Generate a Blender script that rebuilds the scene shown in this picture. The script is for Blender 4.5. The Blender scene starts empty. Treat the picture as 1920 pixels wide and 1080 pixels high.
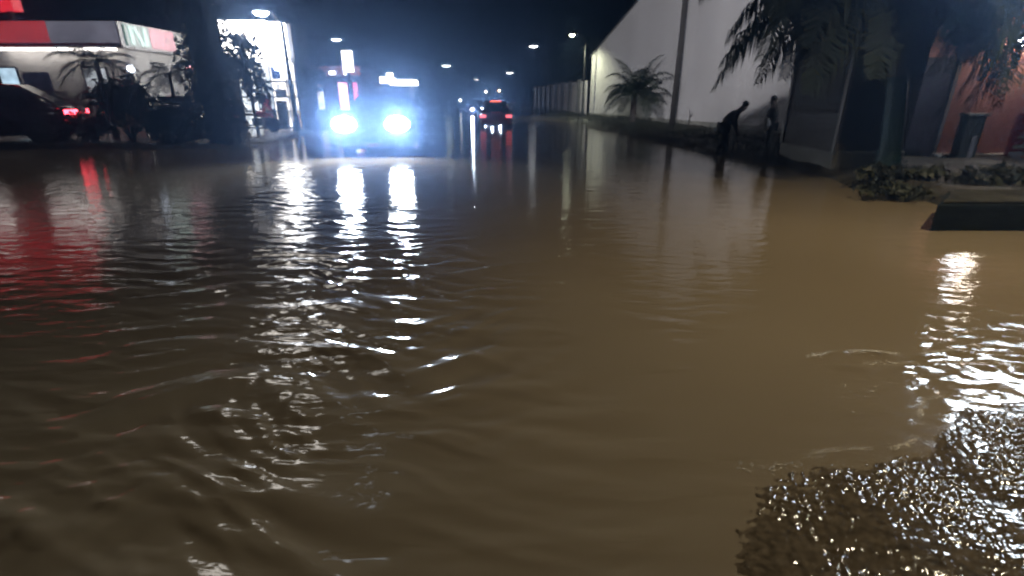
import bpy, bmesh, math, random
import numpy as np
from mathutils import Vector, Matrix
R = math.radians
random.seed(7)
rng = np.random.default_rng(7)
sc = bpy.context.scene
COL = sc.collection

# ------------------------------------------------------------------ camera, world, exposure
F_PX, PITCH, CAM_H = 940.0, R(20.96), 1.6
cam_d = bpy.data.cameras.new('camera')
cam_d.sensor_width = 36.0
cam_d.lens = 36.0 * F_PX / 1920.0
cam_d.clip_start = 0.05
cam_d.clip_end = 2000
cam = bpy.data.objects.new('camera', cam_d)
COL.objects.link(cam)
cam.location = (0, 0, CAM_H)
cam.rotation_euler = (R(90) - PITCH, 0, 0)
sc.camera = cam

world = bpy.data.worlds.new('World')
sc.world = world
world.use_nodes = True
wn = world.node_tree
bg = wn.nodes['Background']
sky = wn.nodes.new('ShaderNodeTexSky')
sky.sky_type = 'NISHITA'
sky.sun_disc = False
sky.ozone_density = 5.0
sky.sun_elevation = R(-4.5)
sky.sun_rotation = R(200)
wn.links.new(sky.outputs[0], bg.inputs[0])
bg.inputs[1].default_value = 0.15

sun_d = bpy.data.lights.new('fill_sun', 'SUN')  # faint sun added as fill
sun_d.energy = 0.004
sun_d.angle = R(0.5)
sun_d.color = (0.8, 0.88, 1.0)
sun = bpy.data.objects.new('fill_sun', sun_d)
COL.objects.link(sun)
sun.rotation_euler = (R(50), 0, R(200))

sc.view_settings.view_transform = 'Standard'
sc.view_settings.look = 'None'
sc.view_settings.exposure = 0.0
sc.view_settings.gamma = 1.0
sc.render.engine = 'CYCLES'
sc.cycles.use_denoising = True
sc.cycles.denoising_input_passes = 'RGB'
sc.cycles.max_bounces = 6
sc.cycles.diffuse_bounces = 2
sc.cycles.glossy_bounces = 3
sc.cycles.transmission_bounces = 4
sc.cycles.volume_bounces = 0
sc.cycles.sample_clamp_indirect = 4.0
sc.cycles.filter_width = 2.3


def ground_point(u, v, z=0.0):
    """the point at height z seen at photograph position (u, v)"""
    x = (u - 960) / F_PX
    y = (540 - v) / F_PX
    s, c = math.sin(PITCH), math.cos(PITCH)
    dy, dz = c + y * s, -s + y * c
    t = (z - CAM_H) / dz
    return Vector((x * t, dy * t, z))


def at_depth(u, v, Y):
    x = (u - 960) / F_PX
    y = (540 - v) / F_PX
    s, c = math.sin(PITCH), math.cos(PITCH)
    dy, dz = c + y * s, -s + y * c
    t = Y / dy
    return Vector((x * t, Y, CAM_H + dz * t))


# ------------------------------------------------------------------ materials
MATS = {}


def mat(name, color, rough=0.6, metal=0.0, var=0.25, vscale=4.0, bump=0.15, bscale=20.0, spec=0.5, coat=0.0, stretch=None):
    """procedural surface: noise driven colour, roughness and bump"""
    if name in MATS:
        return MATS[name]
    m = bpy.data.materials.new(name)
    m.use_nodes = True
    nt = m.node_tree
    b = nt.nodes['Principled BSDF']
    tc = nt.nodes.new('ShaderNodeTexCoord')
    mp = nt.nodes.new('ShaderNodeMapping')
    if stretch:
        mp.inputs['Scale'].default_value = stretch
    nt.links.new(tc.outputs['Object'], mp.inputs[0])
    n = nt.nodes.new('ShaderNodeTexNoise')
    n.inputs['Scale'].default_value = vscale
    n.inputs['Detail'].default_value = 5
    nt.links.new(mp.outputs[0], n.inputs['Vector'])
    cr = nt.nodes.new('ShaderNodeValToRGB')
    c = Vector(color)
    lo, hi = c * (1 - var), c * (1 + var)
    cr.color_ramp.elements[0].position = 0.3
    cr.color_ramp.elements[1].position = 0.7
    cr.color_ramp.elements[0].color = (*lo, 1)
    cr.color_ramp.elements[1].color = (*[min(1, k) for k in hi], 1)
    nt.links.new(n.outputs['Fac'], cr.inputs[0])
    nt.links.new(cr.outputs[0], b.inputs['Base Color'])
    b.inputs['Roughness'].default_value = rough
    b.inputs['Metallic'].default_value = metal
    b.inputs['Specular IOR Level'].default_value = spec
    b.inputs['Coat Weight'].default_value = coat
    b.inputs['Coat Roughness'].default_value = 0.08
    if bump:
        n2 = nt.nodes.new('ShaderNodeTexNoise')
        n2.inputs['Scale'].default_value = bscale
        n2.inputs['Detail'].default_value = 4
        nt.links.new(mp.outputs[0], n2.inputs['Vector'])
        bp = nt.nodes.new('ShaderNodeBump')
        bp.inputs['Strength'].default_value = bump
        bp.inputs['Distance'].default_value = 0.03
        nt.links.new(n2.outputs['Fac'], bp.inputs['Height'])
        nt.links.new(bp.outputs[0], b.inputs['Normal'])
    MATS[name] = m
    return m


def glow(name, color, strength, var=0.0, vscale=3.0):
    """a surface that gives off light"""
    if name in MATS:
        return MATS[name]
    m = bpy.data.materials.new(name)
    m.use_nodes = True
    nt = m.node_tree
    b = nt.nodes['Principled BSDF']
    b.inputs['Base Color'].default_value = (0.5, 0.5, 0.5, 1)
    b.inputs['Emission Color'].default_value = (*color, 1)
    b.inputs['Emission Strength'].default_value = strength
    if var:
        tc = nt.nodes.new('ShaderNodeTexCoord')
        n = nt.nodes.new('ShaderNodeTexNoise')
        n.inputs['Scale'].default_value = vscale
        nt.links.new(tc.outputs['Object'], n.inputs['Vector'])
        mr = nt.nodes.new('ShaderNodeMapRange')
        mr.inputs['From Min'].default_value = 0.3
        mr.inputs['From Max'].default_value = 0.7
        mr.inputs['To Min'].default_value = strength * (1 - var)
        mr.inputs['To Max'].default_value = strength * (1 + var)
        nt.links.new(n.outputs['Fac'], mr.inputs['Value'])
        nt.links.new(mr.outputs[0], b.inputs['Emission Strength'])
    MATS[name] = m
    return m


def leaf_mat(name, color, rough=0.45):
    if name in MATS:
        return MATS[name]
    m = mat(name, color, rough, 0, 0.5, 1.7, 0, spec=0.25)
    return m


# ------------------------------------------------------------------ mesh helpers
class MB:
    def __init__(self):
        self.v, self.f = [], []

    def add(self, verts, faces):
        o = len(self.v)
        self.v += [tuple(p) for p in verts]
        self.f += [tuple(i + o for i in f) for f in faces]
        return self

    def box(self, x0, x1, y0, y1, z0, z1, M=None):
        vs = [Vector((x, y, z)) for z in (z0, z1) for y in (y0, y1) for x in (x0, x1)]
        if M is not None:
            vs = [M @ p for p in vs]
        return self.add(vs, [(0, 2, 3, 1), (4, 5, 7, 6), (0, 1, 5, 4), (2, 6, 7, 3), (0, 4, 6, 2), (1, 3, 7, 5)])

    def tube(self, pts, radii, n=8, cap=True):
        pts = [Vector(p) for p in pts]
        if not isinstance(radii, (list, tuple)):
            radii = [radii] * len(pts)
        rings, up = [], Vector((0, 0, 1))
        prev = None
        for i, p in enumerate(pts):
            d = (pts[min(i + 1, len(pts) - 1)] - pts[max(i - 1, 0)]).normalized()
            if prev is None:
                a = d.cross(up if abs(d.z) < 0.9 else Vector((1, 0, 0))).normalized()
            else:
                a = (prev - d * prev.dot(d)).normalized()
            prev = a
            b = d.cross(a)
            rings.append([p + (a * math.cos(2 * math.pi * k / n) + b * math.sin(2 * math.pi * k / n)) * radii[i] for k in range(n)])
        vs = [q for r in rings for q in r]
        fs = [(i * n + k, i * n + (k + 1) % n, (i + 1) * n + (k + 1) % n, (i + 1) * n + k) for i in range(len(pts) - 1) for k in range(n)]
        if cap:
            fs += [tuple(range(n))[::-1], tuple((len(pts) - 1) * n + k for k in range(n))]
        return self.add(vs, fs)

    def lathe(self, prof, n=20, M=None):
        """prof: (radius, z) from bottom to top, about z, placed by M"""
        vs, fs = [], []
        for r, z in prof:
            for k in range(n):
                p = Vector((r * math.cos(2 * math.pi * k / n), r * math.sin(2 * math.pi * k / n), z))
                vs.append(M @ p if M is not None else p)
        for i in range(len(prof) - 1):
            for k in range(n):
                fs.append((i * n + k, i * n + (k + 1) % n, (i + 1) * n + (k + 1) % n, (i + 1) * n + k))
        if prof[0][0] > 1e-5:
            fs.append(tuple(range(n))[::-1])
        if prof[-1][0] > 1e-5:
            fs.append(tuple((len(prof) - 1) * n + k for k in range(n)))
        return self.add(vs, fs)

    def prism(self, poly, axis_vec):
        """planar polygon (3-D points) pushed along axis_vec"""
        n = len(poly)
        a = [Vector(p) for p in poly]
        b = [p + Vector(axis_vec) for p in a]
        return self.add(a + b, [tuple(range(n))[::-1], tuple(range(n, 2 * n))] + [(k, (k + 1) % n, n + (k + 1) % n, n + k) for k in range(n)])

    def loft(self, rings, close=True, cap=True):
        n = len(rings[0])
        vs = [p for r in rings for p in r]
        fs = []
        for i in range(len(rings) - 1):
            for k in range(n if close else n - 1):
                fs.append((i * n + k, i * n + (k + 1) % n, (i + 1) * n + (k + 1) % n, (i + 1) * n + k))
        if cap:
            fs += [tuple(range(n))[::-1], tuple((len(rings) - 1) * n + k for k in range(n))]
        return self.add(vs, fs)

    def build(self, name, m, parent=None, smooth=False, bevel=0.0, loc=None):
        me = bpy.data.meshes.new(name)
        me.from_pydata(self.v, [], self.f)
        bm = bmesh.new()
        bm.from_mesh(me)
        bmesh.ops.recalc_face_normals(bm, faces=bm.faces)
        bm.to_mesh(me)
        bm.free()
        me.materials.append(m)
        if smooth:
            me.shade_smooth()
        o = bpy.data.objects.new(name, me)
        COL.objects.link(o)
        if parent:
            o.parent = parent
        if loc is not None:
            o.location = loc
        if bevel:
            bv = o.modifiers.new('bevel', 'BEVEL')
            bv.width = bevel
            bv.segments = 2
            bv.limit_method = 'ANGLE'
        return o


def tag(o, label=None, cat=None, group=None, kind=None):
    if label:
        o['label'] = label
    if cat:
        o['category'] = cat
    if group:
        o['group'] = group
    if kind:
        o['kind'] = kind
    return o


def thing(name, label, cat, loc=(0, 0, 0), rz=0.0, group=None):
    o = bpy.data.objects.new(name, None)
    COL.objects.link(o)
    o.empty_display_size = 0.2
    o.location = loc
    o.rotation_euler = (0, 0, rz)
    return tag(o, label, cat, group)


def lamp(kind, power, color, loc, parent, size=0.1, aim=None, spot=120, blend=0.6):
    d = bpy.data.lights.new('lamp_light', kind)
    d.energy = power
    d.color = color
    d.shadow_soft_size = size
    if kind == 'SPOT':
        d.spot_size = R(spot)
        d.spot_blend = blend
    o = bpy.data.objects.new('lamp_light', d)
    COL.objects.link(o)
    o.parent = parent
    o.location = loc
    if aim is not None:
        o.rotation_euler = Vector(aim).to_track_quat('-Z', 'Y').to_euler()
    return o


def smooth01(t):
    t = np.clip(t, 0, 1)
    return t * t * (3 - 2 * t)


def wave_noise(x, y, lam0, lam1, n, seed, spread=math.pi, aim=math.pi / 2):
    """sum of sine waves, each of equal slope; rms slope about 1"""
    r = np.random.default_rng(seed)
    h = np.zeros_like(x)
    for i in range(n):
        lam = lam0 * (lam1 / lam0) ** r.random()
        th = aim + (r.random() - 0.5) * spread
        k = 2 * math.pi / lam
        h += np.sin(k * (x * math.cos(th) + y * math.sin(th)) + r.random() * 6.28) / k
    return h * math.sqrt(2.0 / n)


def grid_mesh(name, xs, ys, zf, m, smooth=True):
    X, Y = np.meshgrid(xs, ys)
    Z = zf(X, Y)
    nx, ny = len(xs), len(ys)
    co = np.stack([X, Y, Z], -1).reshape(-1, 3).astype(np.float32)
    idx = np.arange(nx * ny).reshape(ny, nx)
    q = np.stack([idx[:-1, :-1], idx[:-1, 1:], idx[1:, 1:], idx[1:, :-1]], -1).reshape(-1, 4)
    me = bpy.data.meshes.new(name)
    me.vertices.add(len(co))
    me.vertices.foreach_set('co', co.ravel())
    me.loops.add(q.size)
    me.loops.foreach_set('vertex_index', q.ravel().astype(np.int32))
    me.polygons.add(len(q))
    me.polygons.foreach_set('loop_start', (np.arange(len(q)) * 4).astype(np.int32))
    me.polygons.foreach_set('loop_total', np.full(len(q), 4, np.int32))
    me.update(calc_edges=True)
    me.validate()
    if smooth:
        me.shade_smooth()
    me.materials.append(m)
    o = bpy.data.objects.new(name, me)
    COL.objects.link(o)
    return tag(o, kind='structure')


# ------------------------------------------------------------------ the setting: ground, asphalt, water
EDGE_Y = [-60, 3.0, 7.4, 10.85, 18.4, 30, 51, 90, 400]
EDGE_X = [9.5, 8.5, 6.5, 6.55, 5.45, 4.2, 2.2, 0.5, -25]
LEFT_Y = [-60, 16.2, 16.8, 26, 45, 80, 400]
LEFT_X = [-60, -60, -8.6, -9.5, -11.5, -16, -55]


def ground_h(x, y):
    xe = np.interp(y, EDGE_Y, EDGE_X)
    wob = 0.15 * np.sin(x * 2.1 + y * 1.3) + 0.12 * np.sin(y * 2.9 - x)
    z = -0.20 + 0.42 * smooth01((x - xe + 0.55 + wob) / 1.2)
    z += 0.05 * smooth01((x - xe) / 2) * (np.sin(x * 3.1) * np.sin(y * 2.3))
    xl = np.interp(y, LEFT_Y, LEFT_X)
    z = np.maximum(z, -0.20 + 0.34 * smooth01((xl - x + 0.25) / 0.35) * smooth01((y - 15.9) / 0.25))
    return z


gm = mat('wet earth', (0.028, 0.024, 0.016), 0.6, 0, 0.6, 2.2, 1.0, 7, spec=0.3)
nt = gm.node_tree
xs = np.concatenate([-np.geomspace(400, 22, 22), np.linspace(-20, 14, 171), np.geomspace(15, 400, 22)])
ys = np.concatenate([np.linspace(-60, -2, 12), np.linspace(-1, 40, 206), np.geomspace(41, 900, 40)])
grid_mesh('ground', xs, ys, ground_h, gm)

# rough wet asphalt that just breaks the surface at the lower right
SHORE = [(0.45, 0.6), (0.70, 1.30), (1.02, 1.86), (1.55, 1.93), (1.95, 2.02), (2.18, 2.22), (2.38, 2.40), (2.9, 2.46), (5.0, 2.50), (5.0, 0.4), (0.45, 0.4)]


def shore_dist(x, y):
    """signed distance to the asphalt outline, positive inside"""
    d = np.full(x.shape, 1e9)
    inside = np.zeros(x.shape, bool)
    n = len(SHORE)
    for i in range(n):
        ax, ay = SHORE[i]
        bx, by = SHORE[(i + 1) % n]
        ex, ey = bx - ax, by - ay
        t = np.clip(((x - ax) * ex + (y - ay) * ey) / (ex * ex + ey * ey), 0, 1)
        d = np.minimum(d, np.hypot(x - ax - t * ex, y - ay - t * ey))
        c = ((ay > y) != (by > y)) & (x < (bx - ax) * (y - ay) / (by - ay + 1e-12) + ax)
        inside ^= c
    return np.where(inside, d, -d)


def asphalt_h(x, y):
    d = shore_dist(x, y)
    lift = smooth01((x - 0.55) / 1.15)
    d = d + wave_noise(x, y, 0.15, 0.6, 14, 77) * 0.16
    z = -0.064 + 0.06 * smooth01((d + 0.22) / 0.34) + 0.022 * lift * smooth01((d + 0.08) / 0.45)
    pat = 0.85 + 0.45 * np.tanh(wave_noise(x, y, 0.25, 0.9, 18, 71) / 0.04) + 0.3 * np.tanh(wave_noise(x, y, 0.08, 0.2, 18, 72) / 0.02)
    pat = np.clip(pat, 0.25, 1.5)
    z += wave_noise(x, y, 0.018, 0.062, 130, 5, spread=R(110), aim=R(122)) * 0.25 * pat * smooth01((d + 0.12) / 0.2)
    z += wave_noise(x, y, 0.2, 0.7, 20, 6) * 0.04
    return z


asph = mat('wet asphalt', (0.060, 0.044, 0.026), 0.09, 0, 0.5, 30, 0.03, 90, spec=0.14)
grid_mesh('asphalt', np.arange(0.5, 3.5, 0.0055), np.arange(0.85, 2.62, 0.0055), asphalt_h, asph)

# flood water
wm = bpy.data.materials.new('muddy water')
wm.use_nodes = True
nt = wm.node_tree
b = nt.nodes['Principled BSDF']
tc = nt.nodes.new('ShaderNodeTexCoord')
n0 = nt.nodes.new('ShaderNodeTexNoise')
n0.inputs['Scale'].default_value = 0.35
n0.inputs['Detail'].default_value = 3
nt.links.new(tc.outputs['Object'], n0.inputs['Vector'])
cr = nt.nodes.new('ShaderNodeValToRGB')
cr.color_ramp.elements[0].position = 0.3
cr.color_ramp.elements[1].position = 0.75
cr.color_ramp.elements[0].color = (0.118, 0.090, 0.055, 1)
cr.color_ramp.elements[1].color = (0.152, 0.116, 0.071, 1)
nt.links.new(n0.outputs['Fac'], cr.inputs[0])
nt.links.new(cr.outputs[0], b.inputs['Base Color'])
b.inputs['Roughness'].default_value = 0.085
b.inputs['IOR'].default_value = 1.33
mp = nt.nodes.new('ShaderNodeMapping')
mp.inputs['Scale'].default_value = (0.38, 1.0, 1.0)
nt.links.new(tc.outputs['Object'], mp.inputs[0])
n1 = nt.nodes.new('ShaderNodeTexNoise')
n1.inputs['Scale'].default_value = 8.0
n1.inputs['Detail'].default_value = 3
n1.inputs['Distortion'].default_value = 0.6
nt.links.new(mp.outputs[0], n1.inputs['Vector'])
bp = nt.nodes.new('ShaderNodeBump')
bp.inputs['Strength'].default_value = 0.27
bp.inputs['Distance'].default_value = 0.03
nt.links.new(n1.outputs['Fac'], bp.inputs['Height'])
nt.links.new(bp.outputs[0], b.inputs['Normal'])


def water_h(x, y):
    # the churned patch left of the middle, where the flow turns back on itself
    cx, cy = -1.35, 2.55
    r = np.hypot(x - cx, y - cy)
    wx = wave_noise(x, y, 0.7, 2.6, 16, 31)
    wy = wave_noise(x, y, 0.7, 2.6, 16, 32)
    ang = 0.9 * np.exp(-(r / 0.8) ** 2)
    xr = cx + (x - cx) * np.cos(ang) - (y - cy) * np.sin(ang) + 0.4 * wx
    yr = cy + (x - cx) * np.sin(ang) + (y - cy) * np.cos(ang) + 0.35 * wy
    patch = 0.75 + 0.5 * np.tanh(2.0 * wave_noise(x, y, 1.5, 5, 14, 21))
    act = 0.15 + 0.95 * smooth01((0.55 - 0.22 * y - x + 0.9) / 1.6) * smooth01((x + 2.7 + 0.33 * y) / 1.2)
    swirl = np.exp(-(((x + 0.95 + 0.22 * y) / 0.8) ** 2 + ((y - 2.45) / 1.25) ** 2)) * (0.6 + 0.6 * np.tanh(3 * wx))
    near = 1 - smooth01((y - 14) / 5)
    side = smooth01((7 - np.abs(x)) / 1.5)
    h = wave_noise(xr, yr, 0.10, 0.50, 60, 11, spread=R(64)) * (0.095 + 0.085 * np.exp(-((y - 3.7) / 1.8) ** 2)) * act * patch
    h += wave_noise(xr, yr, 0.055, 0.30, 60, 12, spread=R(80), aim=R(98)) * 0.26 * swirl
    chop = np.exp(-((x + 0.75 + 0.22 * y) / 1.0) ** 2 - ((y - 3.0) / 1.5) ** 2)
    h += wave_noise(xr, yr, 0.25, 0.9, 30, 19, spread=R(85), aim=R(100)) * 0.075 * chop
    # standing ripples off the asphalt edge
    rip = np.exp(-((y - 2.93 - 0.04 * np.sin(x * 9)) / 0.04) ** 2) * 0.026 + np.exp(-((y - 2.78 - 0.03 * np.sin(x * 7 + 1)) / 0.035) ** 2) * 0.016
    h += rip * smooth01((x - 1.75) / 0.4) * (0.5 + 0.5 * np.sin(x * 11) ** 2)
    lumps = wave_noise(x, y, 0.07, 0.25, 24, 15) * 0.10
    h += lumps * smooth01((x - 1.7) / 1.0) * np.exp(-((y - 2.75) / 0.7) ** 2)
    return h * near * side


xs = np.concatenate([-np.geomspace(400, 8, 20), np.arange(-7.6, -3.0, 0.04), np.arange(-3.0, 0.6, 0.021), np.arange(0.6, 7.6, 0.036), np.geomspace(8, 400, 20)])
ys = np.concatenate([np.linspace(-40, 0.3, 8), np.arange(0.5, 4.6, 0.018), np.arange(4.6, 9, 0.03), np.arange(9, 19, 0.07), np.geomspace(19.3, 900, 50)])
grid_mesh('water', xs, ys, water_h, wm)


# ------------------------------------------------------------------ street lamps
METAL = mat('lamp post metal', (0.035, 0.037, 0.04), 0.5, 0.6, 0.3, 6, 0.1)
CONC = mat('weathered concrete', (0.20, 0.19, 0.17), 0.8, 0, 0.3, 3, 0.4, 25)


def street_lamp(base, height, arm, label, color, power, lens=(0.42, 0.2), strength=60, pole_r=0.07, post=METAL, light=True, kind='POINT', name='street_lamp', bend=0.0, aim=(0, 0, -1), cone=150, blend=0.6):
    t = thing(name, label, 'street lamp', base, 0, 'street lamps')
    ax, ay = arm
    L = math.hypot(ax, ay) or 1e-3
    MB().tube([(0, 0, -0.3), (bend * 0.3, 0, height * 0.5), (bend, 0, height - 0.45)], [pole_r, pole_r * 0.85, pole_r * 0.65], 10).build('pole', post, t, True)
    MB().lathe([(pole_r * 1.9, -0.3), (pole_r * 1.9, 0.25), (pole_r * 1.2, 0.42)], 10).build('base_collar', post, t)
    pts = [(bend + ax * s, ay * s, height - 0.45 + 0.45 * math.sin(s * math.pi / 2)) for s in (0, 0.25, 0.5, 0.75, 1)]
    MB().tube(pts, pole_r * 0.5, 8).build('arm', post, t, True)
    a = math.atan2(ay, ax)
    M = Matrix.Translation((bend + ax, ay, height)) @ Matrix.Rotation(a, 4, 'Z')
    h = MB()
    h.loft([[M @ Vector(p) for p in [(x, -w, z0), (x, w, z0), (x, w * 0.7, z1), (x, -w * 0.7, z1)]] for x, w, z0, z1 in
            [(-0.08, 0.05, -0.04, 0.04), (0.05, 0.12, -0.05, 0.07), (0.40, 0.14, -0.05, 0.07), (0.58, 0.08, -0.04, 0.03)]])
    ho = h.build('lamp_head', post, t)
    le = MB()
    lx, lw = lens
    # domed lens hanging under the head
    le.lathe([(0.001, -0.16), (0.55, -0.13), (0.9, -0.06), (1.0, 0.0)], 14, M @ Matrix.Translation((0.26, 0, -0.055)) @ Matrix.Diagonal((lx * 0.5, lw * 0.7, 1, 1)))
    le.build('lens', glow('lens ' + '_'.join('%.2f' % c for c in color) + '_%d' % strength, color, strength), ho, True)
    if light:
        p = M @ Vector((0.26, 0, -0.30))
        lamp('SPOT' if kind == 'POINT' else kind, power, color, p, t, 0.12, aim=aim, spot=cone, blend=blend)
    return t


COOL, WHITE, WARM = (0.80, 0.90, 1.0), (0.95, 0.97, 1.0), (1.0, 0.86, 0.60)
# the lamp over the corner that lights the muddy water
street_lamp((8.6, 3.9, 0.1), 6.6, (-2.2, 0.2), 'tall street lamp with a warm light beyond the right edge', WARM, 2500, cone=136, blend=0.9, strength=22)


def floodlight(loc, h, aim, size, strength, power, color, cone, label):
    t = thing('floodlight', label, 'floodlight', loc, 0, 'floodlights')
    MB().tube([(0, 0, -0.3), (0, 0, h - 0.25)], [0.1, 0.07], 10).build('pole', METAL, t, True)
    M = Matrix.Translation((0, 0, h)) @ Vector(aim).to_track_quat('Y', 'Z').to_matrix().to_4x4()
    w, q = size[0] / 2, size[1] / 2
    hd = MB().box(-w - 0.05, w + 0.05, 0.02, 0.2, -q - 0.05, q + 0.05, M).build('lamp_head', METAL, t, bevel=0.03)
    MB().box(-w, w, 0.203, 0.212, -q, q, M).build('lens', glow('flood lens %d' % strength, color, strength), hd)
    MB().tube([(0, 0, h - 0.3), M @ Vector((0, 0.0, 0)), M @ Vector((0, 0.05, 0))], 0.04).build('bracket', METAL, t)
    lamp('SPOT', power, color, M @ Vector((0, 0.3, 0)), t, 0.45, aim=aim, spot=cone, blend=0.7)


# big cool floodlight just out of the picture, in front of the salmon building
floodlight((12.1, 10.1, 0.2), 5.2, (-0.74, -0.70, -0.30), (2.2, 1.4), 110, 3000, COOL, 80, 'big cool white floodlight on a post beyond the right edge')
# added unseen floodlight in place of car headlights, brightens the warehouse
floodlight((-4.6, -12.0, 0.0), 12.8, (12.9, 39.0, -5.4), (0.55, 0.35), 60, 56000, (0.97, 0.95, 1.0), 28, 'added floodlight behind the viewer that brightens the white warehouse')
# the lamp by the left end of the warehouse
street_lamp((5.3, 40.0, 0.2), 5.55, (-0.75, -0.1), 'street lamp at the left end of the white gabled warehouse', (0.96, 1.0, 0.70), 900, strength=18)
b = at_depth(1004, 89, 72)
street_lamp((b.x + 1.6, 72, 0.2), b.z, (-1.6, 0), 'street lamp beyond the warehouse, above the dark trees', WHITE, 60, strength=14, lens=(1.1, 0.7))
b = at_depth(958, 138, 120)
street_lamp((b.x + 1.6, 120, 0.2), b.z, (-1.6, 0), 'distant street lamp right above the far red car', WHITE, 60, strength=14, lens=(1.5, 0.9))
b = at_depth(834, 125, 95)
street_lamp((b.x - 1.6, 95, 0.2), b.z, (1.6, 0), 'lone greenish white street lamp right of the bright headlights', (0.85, 1.0, 0.97), 60, strength=14, lens=(1.5, 0.9))
b = at_depth(890, 150, 170)
street_lamp((b.x - 1.6, 170, 0.2), b.z, (1.6, 0), 'faint farthest street lamp at the end of the road', WHITE, 60, strength=14, lens=(1.6, 1.0))
b = at_depth(626, 77, 58)
street_lamp((b.x - 1.4, 58, 0.2), b.z, (1.4, 0), 'street lamp above the tall lit sign on the left side', COOL, 60, strength=14, lens=(1.0, 0.7))
street_lamp((-9.62, 23.5, 0.14), 4.75, (-0.5, -0.05), 'dark curved street lamp in front of the bright white shop', COOL, 120, strength=80, lens=(0.6, 0.45), pole_r=0.10)

street_lamp((-9.2, 17.0, 0.1), 9.6, (0.7, -0.8), 'tall mast lamp rising beside the dark column tree, its head above the picture', (1.0, 0.93, 0.84), 0, strength=13, lens=(2.2, 1.7), pole_r=0.11, light=False)

# ------------------------------------------------------------------ vehicles
TYRE = mat('tyre rubber', (0.02, 0.02, 0.02), 0.8, 0, 0.2, 10, 0.3, 60)
RIM = mat('wheel rim', (0.35, 0.35, 0.36), 0.35, 0.8, 0.2, 10, 0)
GLASS = mat('dark car glass', (0.012, 0.014, 0.018), 0.06, 0, 0.1, 3, 0, spec=0.8)
TRIM = mat('black plastic trim', (0.02, 0.02, 0.022), 0.5, 0, 0.2, 8, 0.1)
PLATE = mat('number plate', (0.55, 0.55, 0.5), 0.5, 0, 0.1, 9, 0)


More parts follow.
